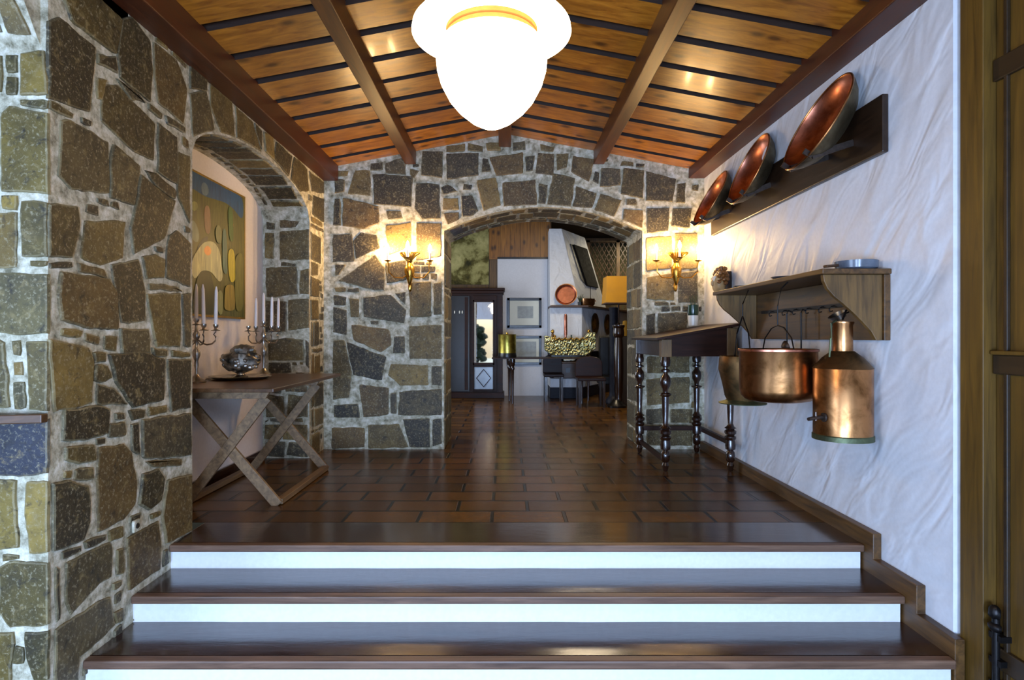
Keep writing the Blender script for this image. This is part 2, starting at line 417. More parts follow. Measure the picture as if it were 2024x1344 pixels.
LEFT += [T3(p) for p in [
 [(370,20),(530,5),(540,85),(440,105),(370,75)], [(360,150),(400,150),(400,190),(360,185)], [(420,148),(530,130),(540,190),(420,192)],
 [(560,20),(700,5),(740,45),(760,150),(770,250),(765,330),(700,420),(562,490),(558,200)], [(815,170),(900,145),(930,200),(915,305),(850,365),(795,330)],
 [(955,205),(1095,170),(1095,485),(990,535),(945,555),(928,400)], [(825,100),(960,84),(1035,84),(1035,108),(870,122)],
 [(300,210),(370,208),(500,242),(498,440),(470,535),(305,605)], [(348,612),(458,578),(458,608),(352,652)], [(472,560),(598,513),(600,538),(482,598)],
 [(612,497),(698,468),(698,518),(622,548)], [(378,680),(620,562),(628,600),(628,755),(560,785),(402,955),(378,900)], [(663,592),(693,582),(698,738),(662,738)],
 [(728,532),(898,445),(908,600),(912,700),(735,822)], [(932,603),(953,593),(958,678),(932,698)], [(637,792),(690,773),(693,800),(642,828)],
 [(652,852),(690,835),(688,888),(656,908)], [(653,952),(698,925),(698,1010),(660,1028)], [(318,1060),(400,1005),(620,875),(648,1030),(445,1210),(440,1344),(318,1344)],
 [(318,690),(335,705),(335,1000),(318,1020)], [(852,402),(908,374),(908,398),(862,428)]]]
FRONT = [T1(p) for p in [
 [(140,330),(268,320),(273,570),(140,578)], [(42,340),(103,337),(103,438),(45,440)], [(45,462),(105,466),(105,580),(45,580)], [(22,682),(60,662),(278,690),(278,1165),(22,1148)],
 [(120,612),(275,612),(275,660),(120,640)], [(0,335),(14,340),(8,560),(0,560)], [(20,1180),(105,1185),(105,1270),(20,1265)]]]
FRONT += [[(48,398),(92,402),(92,508),(50,508)], [(-8,422),(33,420),(31,528),(-8,530)]]
FRONT += [T2(p) for p in [
 [(-20,312),(278,318),(278,672),(-20,660)], [(182,235),(280,240),(280,265),(182,262)], [(180,720),(280,720),(280,1135),(192,1125)],
 [(75,712),(130,702),(130,818),(95,798)], [(92,842),(140,842),(143,918),(92,918)], [(92,962),(143,952),(153,1120),(97,1128)], [(-20,695),(22,722),(55,1120),(-20,1120)]]]
FRONT += [[(-8,840),(91,828),(91,934),(-8,938)]]
FRONT += [T3(p) for p in [
 [(168,208),(272,208),(272,612),(182,612),(163,400)], [(-20,198),(83,198),(102,588),(-20,598)], [(18,622),(118,632),(118,650),(22,662)],
 [(12,692),(60,673),(270,673),(270,1025),(60,1035),(17,958)], [(-20,1072),(73,1072),(63,1344),(-20,1344)], [(152,1082),(270,1065),(270,1344),(200,1344),(162,1200)],
 [(87,1142),(138,1152),(138,1248),(83,1248)]]]
FAR = [T5(p) for p in [
 [(40,460),(110,455),(120,560),(40,565)], [(130,200),(185,200),(185,295),(100,290)], [(200,215),(355,225),(350,340),(205,330)], [(375,250),(460,255),(465,390),(400,390),(370,350)],
 [(400,120),(475,125),(475,225),(395,215)], [(495,135),(620,130),(620,215),(500,230)], [(670,150),(800,130),(800,205),(695,215)], [(865,130),(925,135),(920,215),(855,205)],
 [(940,135),(985,130),(975,185),(940,195)], [(1005,145),(1085,155),(1065,240),(1000,200)], [(1120,190),(1190,195),(1190,255),(1115,260)], [(1210,192),(1285,198),(1280,308),(1200,290)],
 [(1300,205),(1415,235),(1400,320),(1300,315)], [(1425,255),(1455,245),(1450,330),(1420,325)], [(620,240),(690,228),(710,335),(645,355)], [(720,250),(850,240),(855,335),(728,338)],
 [(925,210),(1010,230),(990,345),(905,335)], [(1020,265),(1095,292),(1080,345),(1005,340)], [(1115,295),(1195,322),(1168,380),(1095,355)], [(1210,355),(1283,362),(1283,425),(1205,400)],
 [(870,252),(900,255),(890,332),(865,328)], [(482,312),(540,312),(543,352),(482,352)], [(557,302),(595,302),(618,362),(600,375),(562,383)], [(484,372),(543,368),(541,392),(500,412)],
 [(80,310),(220,345),(220,408),(160,428),(78,418)], [(252,362),(310,362),(318,388),(262,393)], [(47,232),(83,238),(78,283),(47,288)], [(47,312),(65,312),(65,418),(42,418)],
 [(250,172),(328,145),(328,212),(250,205)], [(190,170),(238,165),(238,195),(190,195)], [(642,148),(662,152),(668,203),(640,203)], [(812,142),(848,138),(838,198),(817,203)],
 [(62,642),(210,542),(243,590),(238,678),(170,668)], [(150,452),(210,462),(223,508),(130,548),(122,482)], [(252,422),(348,412),(348,498),(262,535)], [(377,412),(468,412),(468,538),(377,558)],
 [(252,572),(328,562),(328,638),(257,648)], [(347,652),(428,647),(428,783),(352,788)], [(447,652),(483,642),(483,778),(447,778)], [(162,712),(268,702),(328,762),(323,808),(162,783)],
 [(287,692),(328,687),(328,735)], [(47,577),(88,577),(60,618),(47,622)], [(42,702),(93,712),(88,738),(42,738)], [(107,712),(138,717),(138,788),(112,788)], [(112,822),(262,842),(268,898),(230,925),(122,878)],
 [(347,827),(483,822),(483,953),(347,953)], [(287,867),(323,867),(323,932),(282,932)], [(92,892),(248,952),(233,1038),(122,1018)], [(272,982),(418,987),(418,1058),(310,1058),(262,1018)],
 [(437,987),(480,987),(480,1062),(437,1058)], [(147,1062),(258,1077),(258,1178),(162,1188)], [(307,1092),(478,1082),(478,1178),(302,1178)], [(42,1147),(138,1142),(143,1188),(42,1188)],
 [(35,1237),(163,1237),(163,1308),(35,1313)], [(182,1227),(300,1222),(338,1308),(182,1313)], [(322,1202),(423,1197),(423,1308),(350,1308)], [(442,1202),(483,1197),(483,1298),(442,1308)],
 [(42,747),(88,762),(88,858),(42,848)], [(42,882),(78,882),(108,1008),(98,1108),(42,1118)], [(272,1092),(290,1092),(290,1178),(272,1178)],
 [(1305,352),(1388,352),(1383,438),(1305,448)], [(1407,352),(1478,352),(1468,428),(1402,418)], [(1302,472),(1398,462),(1398,588),(1302,598)], [(1420,452),(1500,452),(1500,590),(1420,598)],
 [(1302,632),(1408,612),(1408,718),(1302,713)], [(1430,612),(1500,602),(1500,728),(1432,728)], [(1302,780),(1330,772),(1330,858),(1302,858)], [(1347,777),(1460,772),(1460,830),(1347,850)],
 [(1302,952),(1470,942),(1470,1008),(1302,1008)], [(1302,1042),(1470,1032),(1470,1128),(1302,1138)], [(1302,1162),(1380,1162),(1380,1210),(1302,1215)], [(1397,1162),(1480,1162),(1480,1210),(1397,1210)],
 [(1302,880),(1380,875),(1380,930),(1302,935)], [(1400,865),(1480,862),(1480,920),(1400,925)], [(1302,1232),(1480,1228),(1480,1300),(1302,1300)],
 [(27,202),(98,202),(93,218),(30,223)], [(347,192),(383,202),(360,228),(347,213)], [(580,90),(638,102),(638,120),(580,115)], [(652,92),(708,88),(713,115),(657,115)],
 [(762,88),(808,83),(812,115),(762,115)], [(872,92),(928,107),(925,123),(872,115)], [(492,102),(568,92),(568,118),(492,123)], [(1092,202),(1108,207),(1103,253),(1082,240)],
 [(1202,162),(1248,167),(1248,180),(1192,175)], [(472,267),(500,257),(538,280),(482,293)]]]
JAMB = [T7(p) for p in [
 [(652,670),(848,652),(850,848),(652,848)], [(555,672),(608,672),(600,843),(555,843)], [(652,592),(778,602),(750,628),(652,638)], [(560,602),(618,612),(618,648),(560,648)],
 [(562,912),(758,902),(763,1078),(562,1098)], [(792,922),(848,912),(850,1078),(787,1078)], [(712,1122),(850,1112),(850,1298),(712,1318)], [(560,1125),(688,1132),(688,1328),(560,1328)], [(657,872),(758,877),(758,893),(657,893)]]]
JAMB += [T2(p) for p in [[(1625,715),(1740,702),(1828,712),(1828,828),(1625,828)], [(1850,705),(1878,722),(1878,880),(1850,860)], [(1625,850),(1750,850),(1760,900),(1625,905)]]]

def uvX(p, X): return [(X*F/(x-CX), H-(y-CY)*(X/(x-CX))) for x, y in p]
def uvY(p, Y): return [((x-CX)*Y/F, H-(y-CY)*Y/F) for x, y in p]

def arch_wall(b, mp, u0, u1, v0, top, o0, o1, arch, dvec, ob=0.0, n=48, soff=0):
    """solid face with an arched opening o0..o1 from ob up to arch(u), with jambs and soffit"""
    D = Vector(dvec)
    def q(a, c): 
        b.poly([mp(a[0], a[1], 0), mp(c[0], a[1], 0), mp(c[0], c[1], 0), mp(a[0], c[1], 0)], 0)
    cols = [u0+(o0-u0)*i/12 for i in range(13)]
    for a, c in zip(cols, cols[1:]): b.poly([mp(a, v0, 0), mp(c, v0, 0), mp(c, top(c), 0), mp(a, top(a), 0)], 0)
    cols = [o1+(u1-o1)*i/12 for i in range(13)]
    for a, c in zip(cols, cols[1:]): b.poly([mp(a, v0, 0), mp(c, v0, 0), mp(c, top(c), 0), mp(a, top(a), 0)], 0)
    cols = [o0+(o1-o0)*i/n for i in range(n+1)]
    for a, c in zip(cols, cols[1:]):
        b.poly([mp(a, arch(a), 0), mp(c, arch(c), 0), mp(c, top(c), 0), mp(a, top(a), 0)], 0)
        b.poly([mp(a, arch(a), 0), mp(c, arch(c), 0), mp(c, arch(c), 0)+D, mp(a, arch(a), 0)+D], 0)
        if ob > v0: b.poly([mp(a, v0, 0), mp(c, v0, 0), mp(c, ob, 0), mp(a, ob, 0)], 0)
    for o in (o0, o1):
        b.poly([mp(o, ob, 0), mp(o, arch(o), 0), mp(o, arch(o), 0)+D, mp(o, ob, 0)+D], 0)

def side_arch(y):
    u = (y-4.4725)/1.0275
    return 2.19+.28*math.sqrt(max(0, 1-u*u))
# --- left wall with its arched niche
b = B()
mpL = lambda u, v, h: Vector((XL+h, u, v))
arch_wall(b, mpL, YF, YB+.02, -.42, lambda u: 2.84, 3.445, YJ, side_arch, (XN-XL, 0, 0))
placed = []
def clL(u, v):
    u = max(YF-.006, min(YB-.005, u)); v = min(v, 2.75)
    if 3.43 < u < YJ+.012 and v < side_arch(min(max(u, 3.45), YJ))+.012:
        if v > 2.2: v = side_arch(min(max(u, 3.45), YJ))+.012
        else: u = 3.43 if u < 4.4 else YJ+.012
    return (u, v)
for p in LEFT:
    p = [(95.6 if x < 103 else x, y) for x, y in p]
    q = uvX(p, XL); stone(b, q, mpL, .12, grow=.011, cl=clL); placed.append(inset(q, -.006))
okL = lambda u, v: YF+.01 < u < YB-.02 and -.4 < v < 2.74 and not (3.43 < u < YJ+.015 and v < side_arch(min(max(u, 3.45), YJ))+.015)
fill_small(b, mpL, YF, 3.46, -.4, 2.76, placed, okL, .09, .05)
placed2 = fill_big(b, mpL, YJ+.02, YB, 0.0, 2.1, okL, .24, .22, .1, avoid=placed)
fill_small(b, mpL, 3.4, YB, 0, 2.76, placed+placed2, okL, .10, .06)
# soffit, near and far jambs of the niche
mpS = lambda u, v, h: Vector((XL-v, u, side_arch(min(max(u, 3.446), YJ-.001))-h))
fill_big(b, mpS, 3.47, 5.42, .02, .42, lambda u, v: True, .17, .26)
mpJ = lambda u, v, h: Vector((u, YJ-h, v))
pj = []
for p in JAMB:
    q = uvY(p, YJ); q = [(min(max(u, XN+.01), XL-.005), v) for u, v in q]; stone(b, q, mpJ, 0, grow=.012, cl=lambda u, v: (min(max(u, XN+.008), XL), v)); pj.append(inset(q, -.006))
okJ = lambda u, v: XN+.005 < u < XL and 0 < v < 2.2
fill_big(b, mpJ, XN+.01, XL-.005, 0, .72, okJ, .22, .2, 0, avoid=pj)
fill_small(b, mpJ, XN, XL, .7, 2.2, pj, okJ, .09, .06)
# front-facing end of the wall and the pier it continues into
b.poly([(XL, YF, -.42), (-3.6, YF, -.42), (-3.6, YF, 3.0), (XL, YF, 3.0)], 0)
b.poly([(XL, YF, 2.6), (XL, YF+.5, 2.6), (XL, YF+.5, 3.0), (XL, YF, 3.0)], 0)
mpF = lambda u, v, h: Vector((u, YF-h, v)); pf = []
for p in FRONT:
    p = [(96 if x > 88 else x, y) for x, y in p]
    nv = p[0][1] == 840
    q = uvY(p, YF); stone(b, q, mpF, .75, grow=.01, cl=lambda u, v: (min(u, XL+.006), v), colr=lin((.13,.15,.22))+(1,) if nv else None); pf.append(inset(q, -.006))
okF = lambda u, v: -3.5 < u < XL-.005 and -.4 < v < 2.26
fill_small(b, mpF, -2.05, XL, -.4, 2.26, pf, okF, .08, .06, yel=.5)
fill_big(b, mpF, -3.5, -2.06, -.4, 2.9, lambda u, v: True, .36, .3, .3)
# springing of the arch that carries on over the hall: a corbel leaning out over the pier
cor = [(YF, 2.27), (YF-.02, 2.30), (YF-.14, 2.50), (YF-.22, 2.62), (YF-.46, 3.0), (YF, 3.0)]
b.prism([Vector((-3.5, y, z)) for y, z in cor], (1.66, 0, 0), 0)
def mpC(u, v, h):
    y = YF-.14-(v-.0)*.54; z = 2.50+v*.84
    return Vector((u, y-.84*h, z-.54*h))
fill_big(b, mpC, -3.4, -1.85, 0, .5, lambda u, v: True, .28, .24, .2)
fill_big(b, lambda u, v, h: Vector((u, YF-.02-v*.51-.86*h, 2.30+v*.86-.51*h)), -3.4, -1.85, 0, .22, lambda u, v: True, .2, .2, .2)
wl = b.done('wall_left', ['mortar', 'stone']); struct(wl)

# --- niche back wall
b = B(); b.poly([(XN, 3.40, -.02), (XN, YJ+.02, -.02), (XN, YJ+.02, 2.6), (XN, 3.40, 2.6)])
struct(b.done('wall_niche', 'plaster_niche'))
b = B(); b.box(XN, XN+.022, 3.44, YJ, 0, .085); struct(b.done('baseboard_niche', M['tread'], bevel=.004))

# --- far wall with its wide arched opening
AC, AW = .37, .985; YB2 = 6.68
def far_arch(u): k = (u-AC)/AW; return 2.17+.235*(1-k*k)
gable = lambda u: 3.15-.188*abs(u)
b = B(); mpB = lambda u, v, h: Vector((u, YB-h, v))
arch_wall(b, mpB, XL-.05, XR+.05, -.02, gable, AC-AW, AC+AW, far_arch, (0, YB2-YB, 0))
pb = []
for p in FAR:
    q = uvY(p, YB)
    q = [(min(max(u, XL+.02), XR-.02), v) for u, v in q]
    def fix(u, v):   # keep stones off the opening
        u = min(max(u, XL+.005), XR-.005); v = min(v, gable(u)-.03)
        if AC-AW-.02 < u < AC+AW+.02 and v < far_arch(u)+.02:
            if v > 2.0: return (u, far_arch(u)+.02)
            return (AC-AW-.02 if u < AC else AC+AW+.02, v)
        return (u, v)
    q = [fix(u, v) for u, v in q]
    if abs(area(q)) > 5e-4: stone(b, q, mpB, .05, grow=.014, cl=fix); pb.append(inset(q, -.01))
okB = lambda u, v: XL+.01 < u < XR-.01 and .01 < v < gable(u)-.04 and not (AC-AW-.02 < u < AC+AW+.02 and v < far_arch(u)+.025)
fill_small(b, mpB, XL, XR, 0, 3.1, pb, okB, .11, .065)
# soffit and jambs
mpS = lambda u, v, h: Vector((u, YB+v, far_arch(u)-h))
fill_big(b, mpS, AC-AW+.03, AC+AW-.03, .03, .72, lambda u, v: True, .2, .3)
for sgn in (-1, 1):
    mpJ2 = lambda u, v, h: Vector((AC+sgn*(AW-h), YB+u, v))
    fill_big(b, mpJ2, .03, .72, 0, 2.12, lambda u, v: True, .34, .26, .35)
struct(b.done('wall_back', ['mortar', 'stone']))
# back side of that wall, towards the room beyond
b = B()
arch_wall(b, lambda u, v, h: Vector((u, YB2, v)), -2.6, 4.2, 0, lambda u: 3.5, AC-AW, AC+AW, far_arch, (0, -.01, 0))
struct(b.done('wall_back.001', 'plaster_smooth'))

# --- right wall
b = B()
b.poly([(XR, 2.63, -.42), (XR, YB+.02, -.42), (XR, YB+.02, 2.9), (XR, 2.63, 2.9)], 0)
b.poly([(XR, 2.63, -.42), (XR+.12, 2.60, -.42), (XR+.12, 2.60, 2.9), (XR, 2.63, 2.9)], 0)
struct(b.done('wall_right', 'plaster'))
b = B()
prof = [(5.93,-.42),(5.93,.085),(3.13,.085),(3.13,-.048),(2.80,-.048),(2.80,-.181),(2.56,-.181),(2.56,-.42)]
b.prism([Vector((1.925, y, z)) for y, z in prof], (.045, 0, 0))
struct(b.done('baseboard_right', M['wood_y'], bevel=.004))

# --- floors
b = B(); b.poly([(-2.26, 3.592, 0), (XR, 3.592, 0), (XR, YB2, 0), (-2.26, YB2, 0)])
b.poly([(-2.6, YB2, 0), (4.2, YB2, 0), (4.2, 15, 0), (-2.6, 15, 0)])
struct(b.done('floor', 'floor'))
b = B(); b.poly([(-3.6, -2.6, -.40), (3.0, -2.6, -.40), (3.0, 2.6, -.40), (-3.6, 2.6, -.40)])
b.poly([(-6, -2.6, -.401), (6, -2.6, -.401), (6, -14, -.401), (-6, -14, -.401)])
struct(b.done('floor.001', 'tread'))

# --- the three steps
st = empty('staircase', (0, 3.2, 0), 'three broad dark waxed steps with white risers leading up to the brick floor', 'stairs')
for i in range(3):
    y0 = 3.2-.3345*i*0.977; z = -.133*i
    yb = 3.592 if i == 0 else 3.225-.3268*(i-1)
    xa = XL-.005 if i else XL-.4
    b = B(); b.box(XL+.002, 1.925, y0+.05, yb, z-.05, z)
    part(b, 'tread', 'tread', st)
    b = B(); b.box(XL+.002, 1.925, y0, y0+.0505, z-.038, z+.001)
    part(b, 'nosing', 'nosing', st, bevel=.008)
    b = B(); y = y0+.026; n = 60
    pts = []
    for k in range(n+1):
        x = XL+(1.915-XL)*k/n; pts.append((x, .004*noise.noise(Vector((x*4, i*3.7, 0)))))
    for (xa_, ja), (xb_, jb) in zip(pts, pts[1:]):
        b.poly([(xa_, y+ja, z-.136), (xb_, y+jb, z-.136), (xb_, y+jb, z-.036), (xa_, y+ja, z-.036)])
    b.box(XL+.002, 1.915, y+.012, yb+.02, z-.136, z-.05)
    part(b, 'riser', 'plaster_riser', st)

# --- ceiling
SL = .188; ZR = 3.13
zc = lambda x: ZR-SL*abs(x)
b = B()
for s in (-1, 1):
    X0, X1 = (0, 1.9)
    up = .045
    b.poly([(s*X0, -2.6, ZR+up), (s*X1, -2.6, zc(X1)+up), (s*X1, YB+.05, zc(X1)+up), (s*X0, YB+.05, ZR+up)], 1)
    y = 3.325-.3425*17
    while y < YB:
        ya, yb_ = y, min(y+.268, YB+.03)
        j = random.uniform(-.003, .003)
        v = [(s*X0, ya, ZR+j), (s*X1, ya, zc(X1)+j), (s*X1, yb_, zc(X1)+j), (s*X0, yb_, ZR+j)]
        vb = [b.bm.verts.new(Vector(q)) for q in v]; b.face(vb, 0)
        vt = [b.bm.verts.new(Vector(q)+Vector((0,0,.043))) for q in v]
        for k in range(4): b.face([vb[k], vb[(k+1)%4], vt[(k+1)%4], vt[k]], 1)  # board edges take the dark material too: gap shade put into the colour
        y += .3425
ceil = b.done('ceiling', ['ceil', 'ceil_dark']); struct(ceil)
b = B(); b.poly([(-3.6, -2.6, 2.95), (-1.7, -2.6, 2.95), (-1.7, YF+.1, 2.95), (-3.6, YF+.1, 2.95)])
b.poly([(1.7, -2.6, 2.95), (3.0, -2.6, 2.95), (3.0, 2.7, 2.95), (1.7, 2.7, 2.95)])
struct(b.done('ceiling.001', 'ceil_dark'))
# beams: wall plates, two rafters, ridge
def beam(n, x0, x1, z0, z1, mat):
    b = B(); b.box(x0, x1, -2.5, YB+.01, z0, z1); struct(b.done('trim_%d' % n, mat, bevel=.006))
beam(1, XL-.02, -1.665, 2.665, 2.83, 'plate')
beam(2, 1.815, XR+.02, 2.69, 2.83, 'plate')
beam(3, -1.0, -.893, 2.83, 2.99, 'beam')
beam(4, .870, .975, 2.83, 2.99, 'beam')
beam(5, -.07, .05, 3.0, 3.16, 'beam')

# --- hall behind the camera
b = B()
b.poly([(-3.6, -2.6, -.42), (-3.6, YF, -.42), (-3.6, YF, 3.0), (-3.6, -2.6, 3.0)])
struct(b.done('wall_hall_left', 'plaster'))
b = B()
b.poly([(XR+.12, -2.6, -.42), (XR+.12, 1.2, -.42), (XR+.12, 1.2, 3.0), (XR+.12, -2.6, 3.0)])
b.poly([(XR+.12, 1.2, 2.6), (XR+.12, 2.63, 2.6), (XR+.12, 2.63, 3.0), (XR+.12, 1.2, 3.0)])
struct(b.done('wall_hall_right', 'plaster'))
b = B()
rear = lambda u: 1.45+.25*math.sqrt(max(0, 1-((u+.5)/1.35)**2))
arch_wall(b, lambda u, v, h: Vector((u, -2.6, v)), -3.6, 3.0, -.42, lambda u: 3.25, -1.85, .85, rear, (0, -.25, 0), ob=-.42)
struct(b.done('wall_rear', 'plaster'))

# --- room beyond the arch
b = B(); b.poly([(-2.6, YB2, 0), (-2.6, 15, 0), (-2.6, 15, 3.5), (-2.6, YB2, 3.5)])
struct(b.done('wall_room_left', 'plaster_smooth'))
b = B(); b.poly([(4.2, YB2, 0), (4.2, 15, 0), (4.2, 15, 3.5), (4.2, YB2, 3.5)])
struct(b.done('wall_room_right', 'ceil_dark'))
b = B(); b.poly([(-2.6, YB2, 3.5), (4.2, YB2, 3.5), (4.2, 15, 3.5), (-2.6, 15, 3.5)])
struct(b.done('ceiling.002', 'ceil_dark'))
b = B(); b.box(-.16, .79, 11.3, 11.5, 0, 2.585)
struct(b.done('wall_partition', 'plaster_smooth'))
b = B(); b.box(-.16, .80, 11.28, 11.33, 2.585, 2.62); struct(b.done('trim_6', 'black'))
b = B()
for k in range(6):
    x = -.30+k*.19; b.box(x+.003, x+.187, 11.31, 11.33, 2.61, 3.5)
b.box(-.32, .86, 11.33, 11.4, 2.585, 3.5)
struct(b.done('wall_pine_panel', 'pine_wall'))
b = B(); b.poly([(-2.6, 11.55, 0), (-.1, 11.55, 0), (-.1, 11.55, 3.5), (-2.6, 11.55, 3.5)])
b.box(-.31, -.16, 11.36, 11.5, 0, 3.5)
struct(b.done('wall_pine_panel.001', 'wood_z'))
b = B(); b.poly([(.5, 14.6, 0), (4.2, 14.6, 0), (4.2, 14.6, 3.5), (.5, 14.6, 3.5)])
struct(b.done('wall_room_end', 'dim_wall'))
# ------------------------------------------------------------------ pendant lamp
def opal():
    m, n, b = nt('opal_glass_lit'); b.inputs['Base Color'].default_value = (.9,.9,.86,1); b.inputs['Roughness'].default_value = .15
    b.inputs['Emission Color'].default_value = (1.0,.76,.46,1); b.inputs['Emission Strength'].default_value = 17; return m
M['pale_brass'] = plain('pale_brass_ring', hexc(120,70,36), .8, 0, 30, .1, .05, spec=0)
M['opal'] = opal(); M['flame'] = emis('lit_flame_bulb', (1,.62,.26,1), 620)
LC = (-.043, 1.8)
lamp = empty('pendant_lamp', (LC[0], LC[1], 1.744), 'large lit white opal glass acorn pendant hanging under the ridge over the steps', 'lamp')
b = B(); b.lathe([(0,1.744),(.03,1.752),(.061,1.768),(.1,1.80),(.127,1.832),(.1525,1.88),(.164,1.92),(.167,1.95),(.162,1.98),(.148,2.005),(.136,2.012)], (LC[0], LC[1], 0), 48, cap=False)
part(b, 'glass_acorn', 'opal', lamp, smooth=True)
b = B(); b.lathe([(.132,2.010),(.138,2.012),(.138,2.022),(.134,2.026),(.138,2.030),(.138,2.042),(.132,2.046)], (LC[0], LC[1], 0), 48, cap=False)
part(b, 'gallery_ring', 'pale_brass', lamp, smooth=True)
b = B(); b.lathe([(.128,2.046),(.19,2.036),(.228,2.026),(.2387,2.030),(.236,2.046),(.215,2.07),(.17,2.10),(.12,2.125),(.07,2.15),(.06,2.16)], (LC[0], LC[1], 0), 64, cap=False)
part(b, 'glass_bowl', 'opal', lamp, smooth=True)
b = B(); b.lathe([(.075,2.145),(.08,2.16),(.07,2.19),(.03,2.22),(.012,2.24),(.012,2.97),(.05,2.98),(.055,3.0)], (LC[0], LC[1], 0), 24)
part(b, 'brass_stem', 'brass', lamp, smooth=True)

# ------------------------------------------------------------------ niche painting
def paint_mat():
    m, n, b = nt('oil_paint'); at = n.nodes.new('ShaderNodeAttribute'); at.attribute_name = 'col'
    v = texco(n, (1, 22, 2.2)); f = noise_n(n, v, 1.6, 5, .7, 1.2)
    c = mix(n, .8, at.outputs['Color'], ramp(n, f, [(.3, (.45,.45,.45,1)), (.7, (1.5,1.5,1.3,1))]), 'MULTIPLY')
    n.links.new(c, b.inputs['Base Color']); b.inputs['Roughness'].default_value = .5; bump(n, b, f, .2, .003); return m
M['paint'] = paint_mat()
pt = empty('niche_painting', (XN+.01, 4.38, 1.26), 'tall oil painting, blue over olive with a pale horse shape, hung in the niche', 'painting')
b = B(); X = XN+.035
b.box(XN+.003, X, 3.70, 5.05, 1.265, 2.30)
part(b, 'stretcher_frame', 'gold', pt)
b = B(); lv = [0]
def blotch(pts, rgb):
    lv[0] += 1; Xp = X+.0004*lv[0]
    q = uvX(pts, X); q = [(min(max(u, 3.715), 5.035), min(max(v, 1.28), 2.285)) for u, v in q]
    q = rough_poly(q, .035, .02)
    for _ in range(3): q = [((q[i-1][0]+q[i][0]*2+q[(i+1)%len(q)][0])/4, (q[i-1][1]+q[i][1]*2+q[(i+1)%len(q)][1])/4) for i in range(len(q))]
    q = [(min(max(u, 3.715), 5.035), min(max(v, 1.28), 2.285)) for u, v in q]
    b.poly([Vector((Xp, u, v)) for u, v in q], 0, lin(tuple(min(1,k*1.2/255) for k in rgb))+(1,))
b.poly([Vector((X+.0003, y, z)) for y, z in ((3.715,1.28),(5.035,1.28),(5.035,2.285),(3.715,2.285))], 0, lin((.33,.33,.14))+(1,))
blotch(T7([(-160,120),(405,425),(405,600),(330,500),(250,450),(160,440),(60,380),(-160,300)]), (18,62,100))
blotch(T7([(120,330),(170,340),(190,430),(130,440)]), (70,92,110))
blotch(T7([(200,520),(260,470),(330,520),(370,640),(380,800),(300,760),(200,640)]), (74,74,34))
blotch(T7([(55,560),(110,640),(120,720),(90,760),(50,700)]), (96,110,96))
blotch(T7([(300,590),(350,600),(350,650),(290,640)]), (130,92,44))
blotch(T7([(140,480),(185,480),(190,690),(150,690)]), (120,94,76))
blotch(T7([(84,800),(140,690),(180,680),(180,720),(110,820)]), (48,54,52))
blotch(T7([(60,850),(100,790),(140,730),(205,722),(250,790),(272,1000),(248,1020),(200,930),(110,915),(80,1010),(55,960)]), (160,158,120))
blotch(T7([(130,795),(172,728),(204,795),(165,838)]), (214,146,84))
blotch(T7([(104,920),(188,920),(222,1150),(230,1240),(60,1240),(80,1040)]), (34,42,16))
blotch(T7([(300,780),(345,770),(355,1000),(310,1010)]), (160,146,40))
blotch(T7([(368,860),(388,840),(390,1010),(372,1020)]), (110,150,140))
blotch(T7([(262,640),(290,640),(300,960),(265,950)]), (60,90,80))
blotch(T7([(300,480),(330,500),(340,760),(305,720)]), (60,84,40))
blotch(T7([(210,620),(250,600),(262,760),(225,760)]), (96,104,70))
blotch(T7([(50,450),(110,470),(100,540),(50,540)]), (110,112,60))
blotch(T7([(345,820),(400,800),(400,1200),(350,1210)]), (84,84,38))
blotch(T7([(220,1050),(262,1040),(268,1230),(232,1235)]), (110,116,80))
blotch(T7([(280,1020),(340,1010),(350,1190),(270,1200)]), (116,100,40))
part(b, 'canvas', 'paint', pt, rec=False)

# ------------------------------------------------------------------ trestle table in the niche
tt = empty('trestle_table', (-1.82, 4.45, 0), 'long brown wooden table on crossed X legs standing in the arched niche', 'table')
b = B(); b.box(-2.205, -1.43, 3.67, 5.17, .775, .80); part(b, 'tabletop', 'table_top', tt, bevel=.004)
for y in (3.92, 4.97):
    b = B(); b.prism([Vector((-2.15, y-.015, .712)), Vector((-1.575, y-.015, .712)), Vector((-1.535, y-.015, .774)), Vector((-2.15, y-.015, .774))], (0, .03, 0))
    part(b, 'apron', 'trestle', tt, bevel=.003)
    for k, (xa, xb) in enumerate(((-1.575, -2.13), (-2.13, -1.51))):
        b = B(); b.bar((xb, y+.03+.026*(k-.5), .0), (xa, y+.03+.026*(k-.5), .72), .026, .068, up=(0,1,0) if False else (0,0,1))
        o = part(b, 'leg', 'trestle', tt, bevel=.003)
b = B(); b.bar((-1.51, 3.97, .022), (-1.51, 5.0, .022), .05, .035); part(b, 'stretcher', 'trestle', tt, bevel=.003)
b = B(); b.bar((-2.13, 3.97, .022), (-2.13, 5.0, .022), .05, .035); part(b, 'stretcher', 'trestle', tt, bevel=.003)

